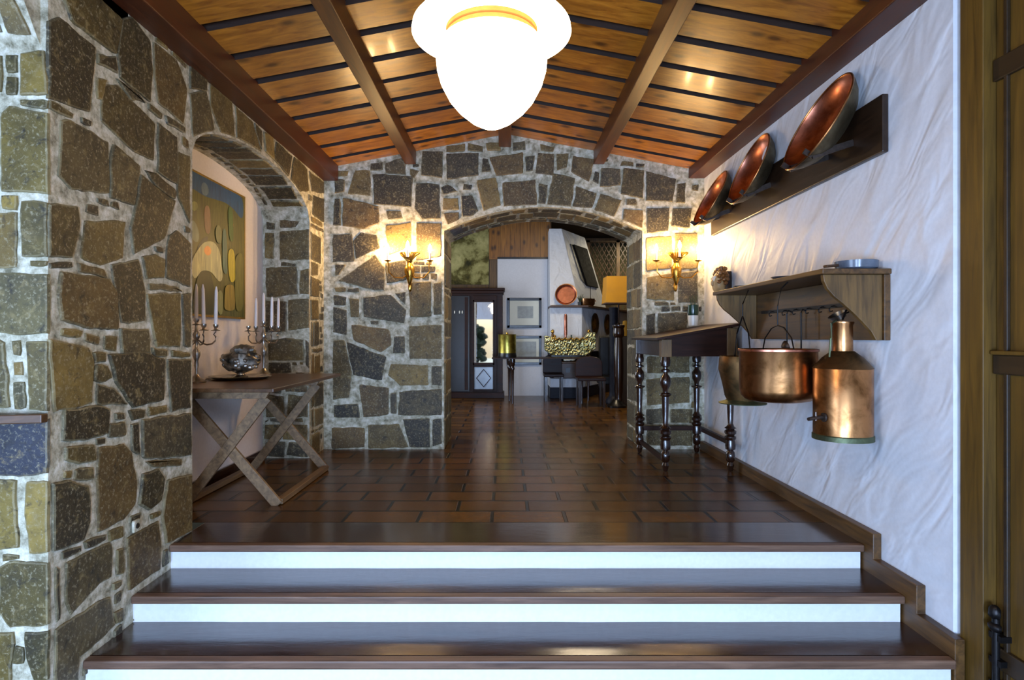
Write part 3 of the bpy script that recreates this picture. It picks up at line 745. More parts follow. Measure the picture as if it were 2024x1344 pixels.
# ------------------------------------------------------------------ candelabra and candles
def candelabrum(x, y, rot, label):
    e = empty('candelabrum', (x, y, .80), label, 'candelabrum', 'silver candelabra in the niche')
    b = B(); b.lathe([(.062,0),(.064,.008),(.05,.02),(.03,.035),(.015,.05),(.012,.06)], n=20); b.done('base', 'silver', e, smooth=True)
    b = B(); b.lathe([(.012,.055),(.010,.09),(.016,.12),(.012,.15),(.026,.19),(.026,.215),(.011,.24),(.009,.29),(.02,.31),(.024,.335),(.012,.36),(.009,.40)], n=16)
    b.lathe([(.03,.398),(.033,.402),(.012,.408),(.010,.415),(.019,.43),(.019,.445),(.014,.445),(.012,.432)], n=16)
    b.done('stem', 'silver', e, smooth=True)
    pos = [Vector((0,0,.44))]
    for k in range(4):
        a = rot+k*math.pi/2; dx, dy = math.cos(a), math.sin(a)
        pts = [(dx*r, dy*r, z) for r, z in ((.01,.30),(.035,.275),(.07,.262),(.105,.268),(.128,.29),(.13,.32),(.115,.335),(.13,.352),(.13,.362))]
        b = B(); b.tube(pts, .0055, 8); b.lathe([(.028,.0),(.032,.004),(.012,.010),(.009,.018),(.018,.032),(.018,.046),(.013,.046),(.011,.034)], (dx*.13, dy*.13, .36), 14)
        b.done('arm', 'silver', e, smooth=True); pos.append(Vector((dx*.13, dy*.13, .40)))
    return e, [Vector((x, y, .80))+p for p in pos]
def candle(p, h, lean, label):
    r = .0125
    b = B(); b.lathe([(r,0),(r*.95,h*.5),(r*.82,h*.88),(r*.35,h*.99),(0,h)], n=14)
    o = b.done('candle', 'wax', None, p-Vector((0,0,.004)), smooth=True); o.rotation_euler = (lean*.5, lean, 0)
    return tag(o, label, 'candle', 'white candles in the niche candelabra')
e1, c1 = candelabrum(-2.147, 4.14, R(47.5), 'silver candelabrum near the pier end of the niche table')
e2, c2 = candelabrum(-2.017, 4.97, R(50), 'silver candelabrum at the far end of the niche table beyond the tray')
candle(c1[0], .25, .0, 'tallest white candle on the candelabrum nearest the pier')
candle(c1[1], .28, .02, 'white taper at the room side of the nearer candelabrum, rightmost of its candles')
candle(c1[4], .28, -.03, 'white taper just right of the tall middle candle on the nearer candelabrum')
candle(c2[0], .25, .0, 'tall middle candle of the farther candelabrum')
for k, t in ((1, 'rightmost white candle of the farther candelabrum'), (4, 'white candle between the middle and rightmost ones on the farther candelabrum'), (2, 'pale candle left of the tall middle one on the farther candelabrum')):
    candle(c2[k], .25, .015, t)

tr = B(); tr.lathe([(0,.0),(.17,.0),(.19,.006),(.215,.018),(.222,.02),(.215,.024),(.19,.012),(.17,.008),(0,.008)], n=40)
o = tr.done('silver_tray', 'silver', None, (-2.0, 4.5, .801), smooth=True); tag(o, 'round tarnished silver tray with raised rim on the niche table', 'tray')
tu = empty('silver_tureen', (-2.0, 4.5, .812), 'ornate lumpy silver tureen standing on the tray in the niche', 'tureen')
b = B(); b.lathe([(.05,0),(.055,.006),(.03,.02),(.028,.03),(.06,.045)], n=20); b.done('foot', 'silver', tu, smooth=True)
b = B(); b.blob((0,0,.125), .135, .105, .085, 28, 16, .35, 3)
for k in range(26):
    a = random.uniform(0, 6.28); z = random.uniform(.07, .16); b.blob((.12*math.cos(a), .09*math.sin(a), z), .02, .02, .018, 8, 5, .3, k)
b.done('body', 'silver_dark', tu, smooth=True)
b = B(); b.blob((.02,0,.20), .085, .07, .045, 20, 10, .4, 9)
for k in range(14):
    a = random.uniform(0, 6.28); b.blob((.02+.06*math.cos(a), .05*math.sin(a), .215), .018, .018, .016, 8, 5, .3, k)
b.done('lid', 'silver_dark', tu, smooth=True)

# ------------------------------------------------------------------ wall bits on the left
b = B(); b.prism([Vector(q) for q in ((-1.79,YF-.026,.785),(-1.79,YF-.06,.785),(-2.6,YF-.22,.785),(-2.6,YF-.026,.785))], (0,0,.035))
tag(b.done('wooden_ledge', 'wood_x', bevel=.004), 'dark wooden ledge fixed to the stone pier at the left edge', 'ledge')
y0, z0 = XL*F/(261-CX), None
cp = PX(261, 1039, XL)
so = empty('cable_outlet', (XL, cp.y, cp.z), 'small cement patch with a round black hole low in the left stone wall', 'outlet')
b = B(); b.box(XL+.012, XL+.026, cp.y-.025, cp.y+.025, cp.z-.03, cp.z+.03); part(b, 'patch', 'mortar', so, bevel=.006)
b = B(); b.lathe([(.012,0),(.014,.002),(.012,.004),(0,.004)], (XL+.026, cp.y, cp.z), 16, mat=Matrix.Rotation(R(90), 3, 'Y')); part(b, 'hole', 'black', so, smooth=True)

# ------------------------------------------------------------------ sconces
def sconce(x, label):
    z = 1.70; e = empty('wall_sconce', (x, YB-.03, z), label, 'wall light', 'brass sconces beside the archway')
    b = B(); b.lathe([(0,-.10),(.012,-.09),(.022,-.06),(.04,-.01),(.052,.04),(.048,.075),(.03,.10),(.02,.12),(.03,.14),(.01,.17)], (0,-.045,.02), 18)
    b.blob((0,-.02,-.09), .02, .015, .05, 10, 6, .2, 1); b.done('urn_backplate', 'brass', e, smooth=True)
    b = B(); 
    for k in range(9):
        a = -1.2+k*.3; b.tube([(0,-.05,.12),(.03*math.sin(a),-.07,.17),(.08*math.sin(a),-.09,.20+.04*math.cos(a)),(.10*math.sin(a)+.01,-.08,.235)], .005, 6, r2=.011)
    b.done('leaf_spray', 'brass', e, smooth=True)
    fl = []
    for dx, dy, dz in ((-.205,-.085,0),(0,-.16,.02),(.205,-.085,0)):
        pts = [(0,-.045,.04),(dx*.3,-.05+dy*.3,-.01),(dx*.7,dy*.8,-.005),(dx*.97,dy,.05),(dx*.95,dy,.10),(dx,dy,.15)]
        b = B(); b.tube(pts, .006, 8); b.lathe([(.004,0),(.03,.01),(.034,.016),(.012,.02)], (dx,dy,.145+dz), 14)
        a = b.done('arm', 'brass', e, smooth=True)
        b = B(); b.lathe([(.011,0),(.011,.075),(.006,.078)], (dx,dy,.163+dz), 12); b.done('candle_tube', 'wax', a, smooth=True)
        b = B(); b.lathe([(.006,0),(.015,.018),(.017,.035),(.010,.06),(.0,.082)], (dx,dy,.242+dz), 14); b.done('flame_bulb', 'flame', a, smooth=True)
sconce(-.945, 'lit three-candle brass wall sconce on the stones left of the archway')
sconce(1.67, 'lit three-candle brass wall sconce on the stones right of the archway by the white wall')

# ------------------------------------------------------------------ rack of copper pans
rk = empty('pan_rack', (1.95, 4.35, 2.07), 'long dark plank with iron straps carrying three copper basins high on the white wall', 'rack')
b = B(); b.box(1.935, 1.969, 3.07, 5.64, 2.07, 2.37); part(b, 'plank', 'rack', rk, bevel=.006)
def basin(d, X, z, Rr, th, label):
    n = Vector((-math.cos(th), 0, math.sin(th))); u = Vector((0,1,0)); v = n.cross(u)
    if v.z < 0: v = -v
    m = Matrix((u, v, n)).transposed()
    e = empty('copper_basin', (X, d, z), label, 'basin', 'copper basins on the wall rack')
    D = .125
    b = B()
    b.lathe([(Rr,0),(Rr*.97,-.02),(Rr*.86,-.055),(Rr*.70,-.09),(Rr*.48,-D+.012),(Rr*.2,-D+.008),(0,-D+.007)], (0,0,0), 56, mat=m, cap=False)
    b.done('interior', 'copper', e, smooth=True)
    b = B(); b.lathe([(Rr+.001,0),(Rr*.98,-.022),(Rr*.88,-.062),(Rr*.72,-.099),(Rr*.46,-D),(0,-D)], (0,0,0), 56, mat=m, cap=False)
    b.done('underside', 'tin', e, smooth=True)
    b = B(); pr = [(Rr+.006*math.cos(a)+.001, .006*math.sin(a)) for a in [2*math.pi*k/8 for k in range(9)]]
    b.lathe(pr, (0,0,0), 56, mat=m, cap=False); b.done('rolled_rim', 'copper_brown', e, smooth=True)
    zb = z-Rr*math.cos(th); xb = X-Rr*math.sin(th)
    for dy in (-.13, .13):
        b = B(); p0 = Vector((1.936, d+dy, zb+.10)); p1 = Vector((xb+.035, d+dy, zb-.004+.03)); p2 = p1+Vector((-.045,0,.028))
        b.bar(p0, p1, .012, .036); b.bar(p1, p2, .012, .03)
        part(b, 'iron_strap', 'iron_grey', rk)
basin(3.457, 1.799, 2.357, .288, .467, 'largest and nearest of the three copper basins on the wall rack')
basin(4.495, 1.826, 2.379, .270, .39, 'middle copper basin on the wall rack')
basin(5.30, 1.810, 2.342, .262, .469, 'farthest copper basin on the wall rack, above the right sconce')

# ------------------------------------------------------------------ bracket shelf
sh = empty('bracket_shelf', (1.95, 3.85, 1.10), 'old brown wooden bracket shelf on the white wall with vessels hanging below', 'shelf')
b = B(); b.box(1.615, 1.969, 3.045, 4.665, 1.44, 1.467); part(b, 'shelf_board', 'wood_y', sh, bevel=.004)
b = B(); b.box(1.937, 1.969, 3.055, 4.655, 1.10, 1.439); part(b, 'back_board', 'wood_y', sh, bevel=.003)
bp = [(1.936,1.439),(1.632,1.439),(1.636,1.405),(1.655,1.365),(1.69,1.325),(1.735,1.29),(1.79,1.24),(1.84,1.19),(1.88,1.145),(1.905,1.10),(1.936,1.10)]
for y in (3.07, 4.61):
    b = B(); b.prism([Vector((x, y, z)) for x, z in bp], (0, .03, 0)); part(b, 'bracket', 'wood_z', sh, bevel=.003)
b = B(); b.bar((1.93,3.2,1.30), (1.93,4.5,1.30), .012, .022)
for y in (3.25, 3.5, 3.62, 3.78, 3.95, 4.1, 4.3):
    b.tube([(1.925,y,1.30),(1.905,y,1.295),(1.895,y,1.28),(1.90,y,1.265),(1.915,y,1.27)], .004, 6)
part(b, 'hook_rail', 'iron', sh)
# things on the shelf
g = empty('glazed_skillet', (1.86, 3.17, 1.468), 'blue-grey glazed shallow dish with a short handle on the near end of the shelf', 'dish')
b = B(); b.lathe([(0,0),(.085,0),(.1,.012),(.104,.05),(.098,.05),(.094,.014),(0,.01)], n=32); b.done('bowl', 'blueglaze', g, smooth=True)
b = B(); b.bar((-.09,0,.03), (-.175,-.015,.022), .03, .014); b.done('handle', 'wood_x', g, bevel=.004)
b = B(); b.lathe([(0,0),(.05,0),(.085,.02),(.083,.023),(.05,.006),(0,.005)], n=28)
tag(b.done('blue_plate', 'blueglaze', None, (1.74, 3.72, 1.468), smooth=True), 'small blue and white plate lying midway along the shelf', 'plate')
b = B(); b.blob((0,0,.014), .03, .045, .013, 12, 8); b.tube([(0,.04,.014),(.01,.15,.018),(.012,.24,.02)], .007, 8)
tag(b.done('wooden_spoon', 'wood_y', None, (1.78, 4.02, 1.468), smooth=True), 'brown wooden spoon lying on the shelf behind the plate', 'spoon')
b = B(); b.lathe([(0,0),(.035,0),(.055,.028),(.052,.03),(.033,.006),(0,.006)], n=24)
tag(b.done('small_bowl', 'blueglaze', None, (1.76, 4.47, 1.468), smooth=True), 'small dark blue bowl at the far end of the shelf', 'bowl')

# big copper pot
pot = empty('copper_pot', (1.593, 3.5, .74), 'wide round brown copper pot hanging under the shelf by an iron bail', 'pot')
b = B(); b.lathe([(0,.0),(.14,.002),(.18,.012),(.202,.035),(.211,.07),(.212,.30),(.216,.306),(.208,.306),(.204,.30),(.202,.07),(.18,.03),(0,.02)], n=56); b.done('body', 'copper_brown', pot, smooth=True)
b = B(); b.lathe([(.212,.292),(.219,.294),(.219,.306),(.212,.308)], n=56, cap=False); b.done('rim_band', 'copper', pot, smooth=True)
b = B(); b.tube([(0,-.205,.29),(0,-.17,.37),(0,-.08,.43),(0,0,.445),(0,.08,.43),(0,.17,.37),(0,.205,.29)], .004, 8); b.done('bail_handle', 'iron', pot, smooth=True)
b = B(); b.tube([(.0,0,.442),(.0,.0,.56),(0.02,0,.66),(.06,0,.699)], .004, 8); b.done('hanger', 'iron', pot, smooth=True)
# copper can
can = empty('copper_can', (1.805, 3.2, .57), 'tall copper can with narrow neck and side tap at the near end of the shelf', 'can')
b = B(); b.lathe([(0,.012),(.144,.012),(.144,.38),(.141,.385),(.10,.43),(.06,.462),(.05,.468),(.048,.61),(.054,.62),(.054,.628),(.042,.628),(.042,.50),(0,.50)], n=48); b.done('body', 'copper_brown', can, smooth=True)
b = B(); b.lathe([(.141,.378),(.147,.380),(.10,.436),(.055,.472),(.05,.466)], n=48, cap=False); b.done('shoulder', 'copper_old', can, smooth=True)
b = B(); b.lathe([(.142,0),(.149,.0),(.149,.025),(.144,.030)], n=48, cap=False); b.done('foot_ring', 'verdigris', can, smooth=True)
b = B(); b.tube([(-.13,-.055,.125),(-.17,-.07,.125),(-.20,-.085,.124),(-.235,-.10,.12)], .012, 10, r2=.009); b.tube([(-.185,-.078,.11),(-.185,-.078,.155)], .006, 8); b.lathe([(.0,0),(.024,0),(.024,.01),(0,.012)], (-.128,-.06,.125), 14, mat=Matrix.Rotation(R(-90), 3, 'Y'))
b.done('tap', 'iron_grey', can, smooth=True)
b = B(); b.tube([(-.045,-.02,.635),(-.075,-.03,.62),(-.08,-.03,.54),(-.085,-.03,.47),(-.09,-.035,.44)], .006, 8); b.done('side_handle', 'verdigris', can, smooth=True)
b = B(); b.tube([(0,.0,.64),(.03,.02,.69),(.08,.04,.72),(.12,.05,.72)], .005, 8); b.done('hook', 'iron', can, smooth=True)
# dented old vessel
dv = empty('dented_vessel', (1.625, 4.1, .66), 'tarnished dented copper vessel with a flared foot hanging behind the wide pot', 'vessel')
b = B(); b.lathe([(0,.01),(.10,.012),(.115,.05),(.135,.14),(.152,.24),(.156,.30),(.150,.325),(.143,.325),(.146,.24),(.11,.05),(0,.03)], n=28)
for v in b.bm.verts: v.co += Vector((1,.6,.2))*.012*noise.noise(v.co*14)
b.done('body', 'copper_old', dv, smooth=True)
b = B(); b.lathe([(.098,.02),(.13,.006),(.155,.0),(.157,.006),(.12,.018),(.10,.028)], n=32, cap=False); b.done('flared_foot', 'verdigris', dv, smooth=True)
b = B(); b.tube([(-.0,-.14,.31),(0,-.10,.48),(0,0,.60),(0,.10,.48),(0,.14,.31)], .005, 8); b.tube([(0,0,.60),(0,0,.68),(.04,0,.778)], .005, 8); b.done('chain_handle', 'iron', dv, smooth=True)
for i, (x, y, ln, t) in enumerate(((1.88,3.78,.26,'long iron ladle hanging from the hook rail above the wide copper pot'), (1.87,3.95,.22,'short iron skimmer hanging from the hook rail behind the wide copper pot'))):
    k = empty('iron_ladle' if i == 0 else 'iron_skimmer', (x, y, 1.28), t, 'ladle' if i == 0 else 'skimmer')
    b = B(); b.tube([(.02,0,0),(.0,0,.012),(-.012,0,-.01),(-.01,0,-ln)], .005, 8); b.done('handle', 'iron', k, smooth=True)
    b = B(); b.lathe([(0,-.03),(.025,-.025),(.042,-.008),(.045,0),(.04,0),(.024,-.02),(0,-.024)], (-.012,0,-ln-.01), 20, mat=Matrix.Rotation(R(0 if i == 0 else 75), 3, 'Y')); b.done('ladle_bowl', 'iron_grey', k, smooth=True)
k = empty('tin_dipper', (1.84, 3.32, 1.245), 'small pale tin dipper hanging above the neck of the copper can', 'dipper')
b = B(); b.lathe([(0,-.035),(.035,-.03),(.05,0),(.047,0),(.033,-.026),(0,-.03)], n=24, mat=Matrix.Rotation(R(-30), 3, 'Y')); b.done('cup', 'silver', k, smooth=True)
b = B(); b.tube([(.04,0,.0),(.065,0,.01),(.085,0,.03),(.088,0,.045)], .004, 6); b.done('handle', 'iron', k, smooth=True)

# carved mask
M['gold_skin'] = plain('painted_face_wood', hexc(176,150,104), .45, 0, 20, .3, .1); M['curl'] = plain('painted_curls', hexc(120,80,40), .4, 0, 40, .6, .2)
mk = empty('carved_mask', (1.95, 5.25, 1.49), 'small painted carved wooden head with curly hair on the white wall beside the right sconce', 'carving')
b = B(); b.blob((-.075,0,.10), .06, .07, .10, 20, 14, .12, 4); b.blob((-.135,-.0,.10), .015, .014, .03, 8, 6); b.done('face', 'gold_skin', mk, smooth=True)
b = B()
for i in range(46):
    a = random.uniform(-.4, math.pi+.4); rr = random.uniform(.065, .095)
    b.blob((-.03-random.random()*.075, rr*math.cos(a), .13+rr*1.15*math.sin(a)), .02, .02, .018, 8, 5, .3, i)
b.done('curls', 'curl', mk, smooth=True)
b = B(); b.prism([Vector(q) for q in ((-.03,-.05,.02),(-.10,-.03,-.0),(-.10,.03,-.0),(-.03,.05,.02))], (.0,0,.05)); b.box(-.03, .018, -.05, .05, 0, .2); b.done('bust_support', 'rack', mk, bevel=.006)
b = B(); b.box(-.135,-.105,-.035,-.008,.11,.16); b.box(-.135,-.105,.010,.035,.11,.16); b.done('painted_cheeks', 'whiteglaze', mk, bevel=.01)

# ------------------------------------------------------------------ tall table on turned legs, right
ct = empty('turned_leg_table', (1.6, 5.38, 0), 'tall dark walnut table with turned legs in the corner by the white wall', 'table')
tp = lambda x: 1.115+(x-1.26)*.175
b = B(); b.prism([Vector((1.23, 4.86, tp(1.23)-.022)), Vector((1.955, 4.86, tp(1.955)-.022)), Vector((1.955, 4.86, tp(1.955))), Vector((1.23, 4.86, tp(1.23)))], (0, 1.0, 0))
part(b, 'tabletop', 'walnut', ct, bevel=.003)
for y in (4.93, 5.78):
    b = B(); b.prism([Vector((1.33,y,.955)), Vector((1.85,y,.955)), Vector((1.85,y,tp(1.85)-.024)), Vector((1.33,y,tp(1.33)-.024))], (0,.025,0)); part(b, 'apron', 'walnut', ct)
for x in (1.29, 1.875):
    b = B(); b.box(x, x+.02, 4.98, 5.74, .955, tp(x)-.026); part(b, 'apron', 'walnut', ct)
LP = [(0.0,0),(.018,.004),(.024,.03),(.03,.05),(.02,.075),(.034,.09),(.038,.13),(.034,.16),(.022,.175),(.04,.185),(.042,.215),(.036,.26),(.046,.275),(.046,.29),(.03,.30),(.046,.315),(.048,.335),(.03,.35),(.048,.36),(.03,.375),(.021,.40),(.026,.50),(.030,.62),(.050,.635),(.048,.645),(.022,.655),(.024,.68),(.040,.71),(.045,.745),(.040,.78),(.022,.805),(.02,.82),(.04,.828),(.04,.84),(.02,.85),(.02,.865),(.038,.875),(.042,.91),(.038,.93),(.036,.95)]
for x, y in ((1.325, 4.96), (1.865, 4.96), (1.29, 5.76), (1.84, 5.76)):
    b = B(); b.lathe(LP, (x, y, 0), 24); part(b, 'leg', 'walnut_z', ct, smooth=True)
    b = B(); b.box(x-.042, x+.042, y-.042, y+.042, .95, tp(x-.04)-.024); part(b, 'leg_block', 'wood_z' if y < 5 else 'walnut_z', ct, bevel=.003)
b = B(); b.box(1.29, 1.84, 5.75, 5.78, .215, .255); part(b, 'stretcher', 'walnut', ct)
b = B(); b.box(1.855, 1.885, 4.96, 5.76, .215, .255); part(b, 'stretcher', 'walnut', ct)
b = B(); b.box(1.285, 1.315, 4.96, 5.76, .09, .125); part(b, 'stretcher', 'walnut', ct)
zt = tp(1.80)
vs = empty('potted_sprig', (1.775, 5.66, zt+.02), 'small white pot with a dark green glass collar and thin stems on the tall table', 'pot')
b = B(); b.lathe([(0,-.01),(.044,-.008),(.048,.05),(.048,.09),(.044,.09),(0,.085)], n=24); b.done('white_pot', 'whiteglaze', vs, smooth=True)
b = B(); b.lathe([(.046,.09),(.052,.12),(.05,.19),(.046,.19),(.045,.1)], n=24, cap=False); b.lathe([(.046,.091),(.0,.091)], n=24, cap=False); b.done('green_collar', 'greenglaze', vs, smooth=True)
b = B()
for i in range(9):
    a = i*.7; b.tube([(.01*math.cos(a),.01*math.sin(a),.10),(.02*math.cos(a),.02*math.sin(a),.2),(.035*math.cos(a),.035*math.sin(a),.24+.05*random.random())], .0025, 5)
b.done('stems', 'leaf', vs)

# ------------------------------------------------------------------ door at the right edge
dr = struct(empty('door_1', (2.0, 2.0, -.4), 'x', 'x')); del dr['label']; del dr['category']
b = B(); b.box(1.977, 2.08, 2.475, 2.60, -.4, 2.95); part(b, 'door_jamb', 'door', dr, bevel=.004)
b = B(); b.box(1.99, 2.08, 1.2, 2.475, 2.53, 2.68); part(b, 'lintel', 'door_dark', dr, bevel=.004)
b = B(); b.box(2.03, 2.075, 1.25, 2.468, -.395, 2.525); part(b, 'door_leaf', 'door', dr)
for z0_, z1_, m_ in ((2.17,2.26,'door_dark'),(.965,1.045,'door_dark'),(-.24,-.15,'door_dark')):
    b = B(); b.box(2.012, 2.03, 1.25, 2.468, z0_, z1_); part(b, 'rail', m_, dr, bevel=.005)
b = B(); b.box(2.0, 2.03, 1.25, 2.468, 1.045, 1.062); part(b, 'rail_moulding', 'door', dr, bevel=.004)
b = B(); b.box(2.014, 2.03, 2.40, 2.418, -.39, 2.52); part(b, 'stile_bead', 'door_dark', dr, bevel=.003)
b = B(); b.tube([(1.99,2.425,-.38),(1.99,2.425,-.02)], .014, 10); b.blob((1.985,2.425,.0), .02, .024, .03, 10, 8, .2, 2); b.blob((1.985,2.425,-.06), .02, .03, .02, 10, 8, .2, 3)
for z in (-.10,-.2,-.3): b.box(1.985, 2.03, 2.395, 2.455, z-.012, z+.012)
part(b, 'iron_bolt', 'iron', dr, smooth=True)
# ------------------------------------------------------------------ room beyond the arch
D = 10.85
ar = empty('armoire', (-.68, 11.05, 0), 'tall dark walnut armoire with a mirrored door just beyond the archway on the left', 'armoire')
def px(x, d): return (x-CX)*d/F
def pz(y, d): return H-(y-CY)*d/F
b = B(); b.box(-1.31, -.06, 10.86, 11.27, .05, 1.93); part(b, 'body', 'walnut', ar, bevel=.004)
b = B(); b.box(-1.36, -.02, 10.80, 11.28, 1.955, 2.0); b.box(-1.34, -.04, 10.83, 11.28, 1.90, 1.955); part(b, 'cornice', 'walnut', ar, bevel=.008)
b = B(); b.box(-1.36, -.03, 10.81, 11.28, 0.0, .10); part(b, 'plinth', 'walnut', ar, bevel=.006)
b = B(); b.box(-.60, -.165, 10.835, 10.86, .12, 1.86)
dl = part(b, 'mirrored_door', 'walnut', ar, bevel=.004)
b = B(); w, h = .335, 1.10
b.box(-w/2, w/2, -.002, .002, -h/2, h/2)
mg = b.done('mirror', 'mirror', dl, Vector((-.405, 10.828, 1.193))-root_loc(dl)); mg.rotation_euler = (R(.25), 0, R(.95))
for (xa, xb, za, zb) in ((-.60,-.572,.60,1.78),(-.238,-.21,.60,1.78),(-.60,-.21,1.745,1.78),(-.60,-.21,.60,.645)):
    b = B(); b.box(xa, xb, 10.812, 10.836, za, zb); part(b, 'mirror_moulding', 'walnut', dl, bevel=.003)
b = B(); b.box(-.575, -.235, 10.828, 10.836, .165, .565); pn = part(b, 'grey_panel', 'frosted', dl)
b = B(); c = Vector((-.405, 10.824, .365))
for k in range(4):
    a0, a1 = k*math.pi/2, (k+1)*math.pi/2
    p0 = c+Vector((.13*math.cos(a0), 0, .16*math.sin(a0))); p1 = c+Vector((.13*math.cos(a1), 0, .16*math.sin(a1)))
    b.bar(p0, p1, .014, .012)
for (xa, xb, za, zb) in ((-.59,-.572,.15,.58),(-.238,-.22,.15,.58),(-.59,-.22,.565,.58),(-.59,-.22,.15,.165)): b.box(xa, xb, 10.815, 10.835, za, zb)
part(b, 'lattice', 'walnut', dl)
b = B(); b.box(-1.26, -.66, 10.835, 10.86, .12, 1.86); d2 = part(b, 'plain_door', 'black', ar, bevel=.004)
for x in (-1.20, -.72):
    b = B(); b.box(x-.03, x+.03, 10.825, 10.836, .15, 1.83); part(b, 'stile', 'walnut', d2, bevel=.003)
for x in (-.93,-.84,-.79):
    b = B(); b.blob((x, 10.82, 1.56), .012, .012, .03, 8, 6); part(b, 'peg', 'whiteglaze', d2, smooth=True)
pass
# tapestry painting above
tp_ = empty('faded_tapestry', (-.7, 11.45, 2.04), 'large dark-framed green and cream figure painting hung above the armoire', 'painting')
za, zb = pz(567, 11.35), pz(455, 11.35); xa, xb = px(880, 11.35), px(978, 11.35)
b = B(); b.box(xa-.3, xb, 11.42, 11.50, za-.02, zb+.12); part(b, 'frame', 'wood_z', tp_, bevel=.01)
def tap():
    m, n, bs = nt('tapestry_cloth'); v = texco(n); f = noise_n(n, v, 3.0, 6, .6, .25)
    n.links.new(ramp(n, f, [(.36, hexc(44,42,14)), (.46, hexc(92,84,36)), (.52, hexc(150,144,88)), (.64, hexc(186,176,116))]), bs.inputs['Base Color']); bs.inputs['Roughness'].default_value = .9; return m
b = B(); b.box(xa-.22, px(966, 11.35), 11.405, 11.425, za+.05, zb+.05); part(b, 'canvas', tap(), tp_)

def framed(x0, y0, x1, y1, label, inner):
    d = 11.26; e = empty('framed_print', (px((x0+x1)/2, d), 11.29, pz(y1, d)), label, 'picture', 'framed prints on the white partition')
    X0, X1, Z0, Z1 = px(x0, d), px(x1, d), pz(y1, d), pz(y0, d); t = .05
    b = B()
    for q in ((X0,X1,Z0,Z0+t),(X0,X1,Z1-t,Z1),(X0,X0+t,Z0,Z1),(X1-t,X1,Z0,Z1)): b.box(q[0], q[1], 11.262, 11.298, q[2], q[3])
    part(b, 'frame', 'black', e, bevel=.004)
    b = B(); b.box(X0+t, X1-t, 11.28, 11.29, Z0+t, Z1-t); mt = part(b, 'mat_board', 'paper', e)
    ix0, iy0, ix1, iy1 = inner
    b = B(); b.box(px(ix0, d), px(ix1, d), 11.277, 11.281, pz(iy1, d), pz(iy0, d)); part(b, 'print', 'ink', e)
framed(1002.5, 588.5, 1070.5, 648, 'upper black-framed print on the white partition, small grey seascape in a wide mat', (1023, 605, 1054, 629))
framed(1002.5, 663.5, 1070.5, 721, 'lower black-framed print on the white partition, partly behind the yellow tub', (1013, 675, 1060, 708))

# fireplace
fp = empty('fireplace', (1.4, 11.2, 0), 'white plastered fireplace with tapering hood and thin dark mantel shelf beyond the arch', 'fireplace')
fy = 10.75
foot = [(.795, fy), (1.37, fy), (2.75, 13.3), (.795, 13.3)]
b = B(); b.prism([Vector((x, y, 0)) for x, y in foot], (0,0,.20)); part(b, 'base', 'slate', fp, bevel=.01)
b = B(); b.prism([Vector((x-.0, y-.02 if y < 11 else y, .20)) for x, y in foot], (0,0,.165)); part(b, 'hearth_slab', 'plaster', fp, bevel=.015)
b = B(); b.prism([Vector((x, y, .84)) for x, y in foot], (0,0,.80)); part(b, 'chimney_breast', 'plaster', fp, bevel=.01)
b = B(); b.prism([Vector(q) for q in ((.80,11.5,.365),(2.7,13.25,.365),(.80,13.25,.365))], (0,0,.475)); b.box(.80, .84, 10.85, 11.5, .365, .84); part(b, 'firebox', 'slate', fp)
mant = [(.797, fy-.14), (1.47, fy-.14), (2.90, 13.25), (.797, 13.3)]
b = B(); b.prism([Vector((x, y, 1.64)) for x, y in mant], (0,0,.035)); part(b, 'mantel_shelf', 'wood_x', fp, bevel=.004)
def PP(x, y, d): return P(x, y, d)
A0, B0, C0 = Vector((.795, fy+.03, 1.675)), Vector((1.34, fy+.03, 1.675)), Vector((2.02, 12.0, 1.675))
A1, B1, C1 = Vector((.795, 10.95, 3.10)), Vector((1.02, 10.95, 3.10)), Vector((1.58, 11.95, 3.10)); G0, G1 = Vector((.795, 12.6, 1.675)), Vector((.795, 12.6, 3.10))
b = B(); vs_ = [b.bm.verts.new(q) for q in (A0, B0, C0, G0, A1, B1, C1, G1)]
for q in ((0,1,5,4),(1,2,6,5),(2,3,7,6),(3,0,4,7),(4,5,6,7),(3,2,1,0)): b.face([vs_[i] for i in q])
part(b, 'hood', 'plaster', fp, bevel=.01)
nrm = (C0-B0).cross(B1-B0).normalized()
if nrm.y > 0: nrm = -nrm
def onhood(s, t): return (B0.lerp(C0, s)).lerp(B1.lerp(C1, s), t)
b = B(); b.prism([onhood(s, t)+nrm*.004 for s, t in ((.42,.28),(.86,.28),(.86,.82),(.30,.82))], nrm*.03); part(b, 'hood_hatch', 'matte_black', fp, bevel=.004)
b = B(); b.prism([onhood(s, t)+nrm*.003 for s, t in ((.26,.36),(.42,.28),(.36,.82),(.20,.82))], nrm*.01); part(b, 'hatch_reveal', 'slate', fp)
def disc_at(name, c, r, rz, label, cat, mats, tilt=0, group=None):
    e = empty(name, c, label, cat, group)
    m3 = Matrix.Rotation(rz, 3, 'Z') @ Matrix.Rotation(R(90)+tilt, 3, 'X')
    b = B(); b.lathe([(0,.012),(r*.55,.012),(r*.9,.03),(r,.035),(r,.028),(r*.9,.018),(r*.5,.0),(0,0)], n=28, mat=m3); b.done('dish', mats[0], e, smooth=True)
    b = B(); b.lathe([(0,.014),(r*.5,.014),(r*.45,.024),(0,.026)], n=24, mat=m3); b.done('boss', mats[1], e, smooth=True)
    return e
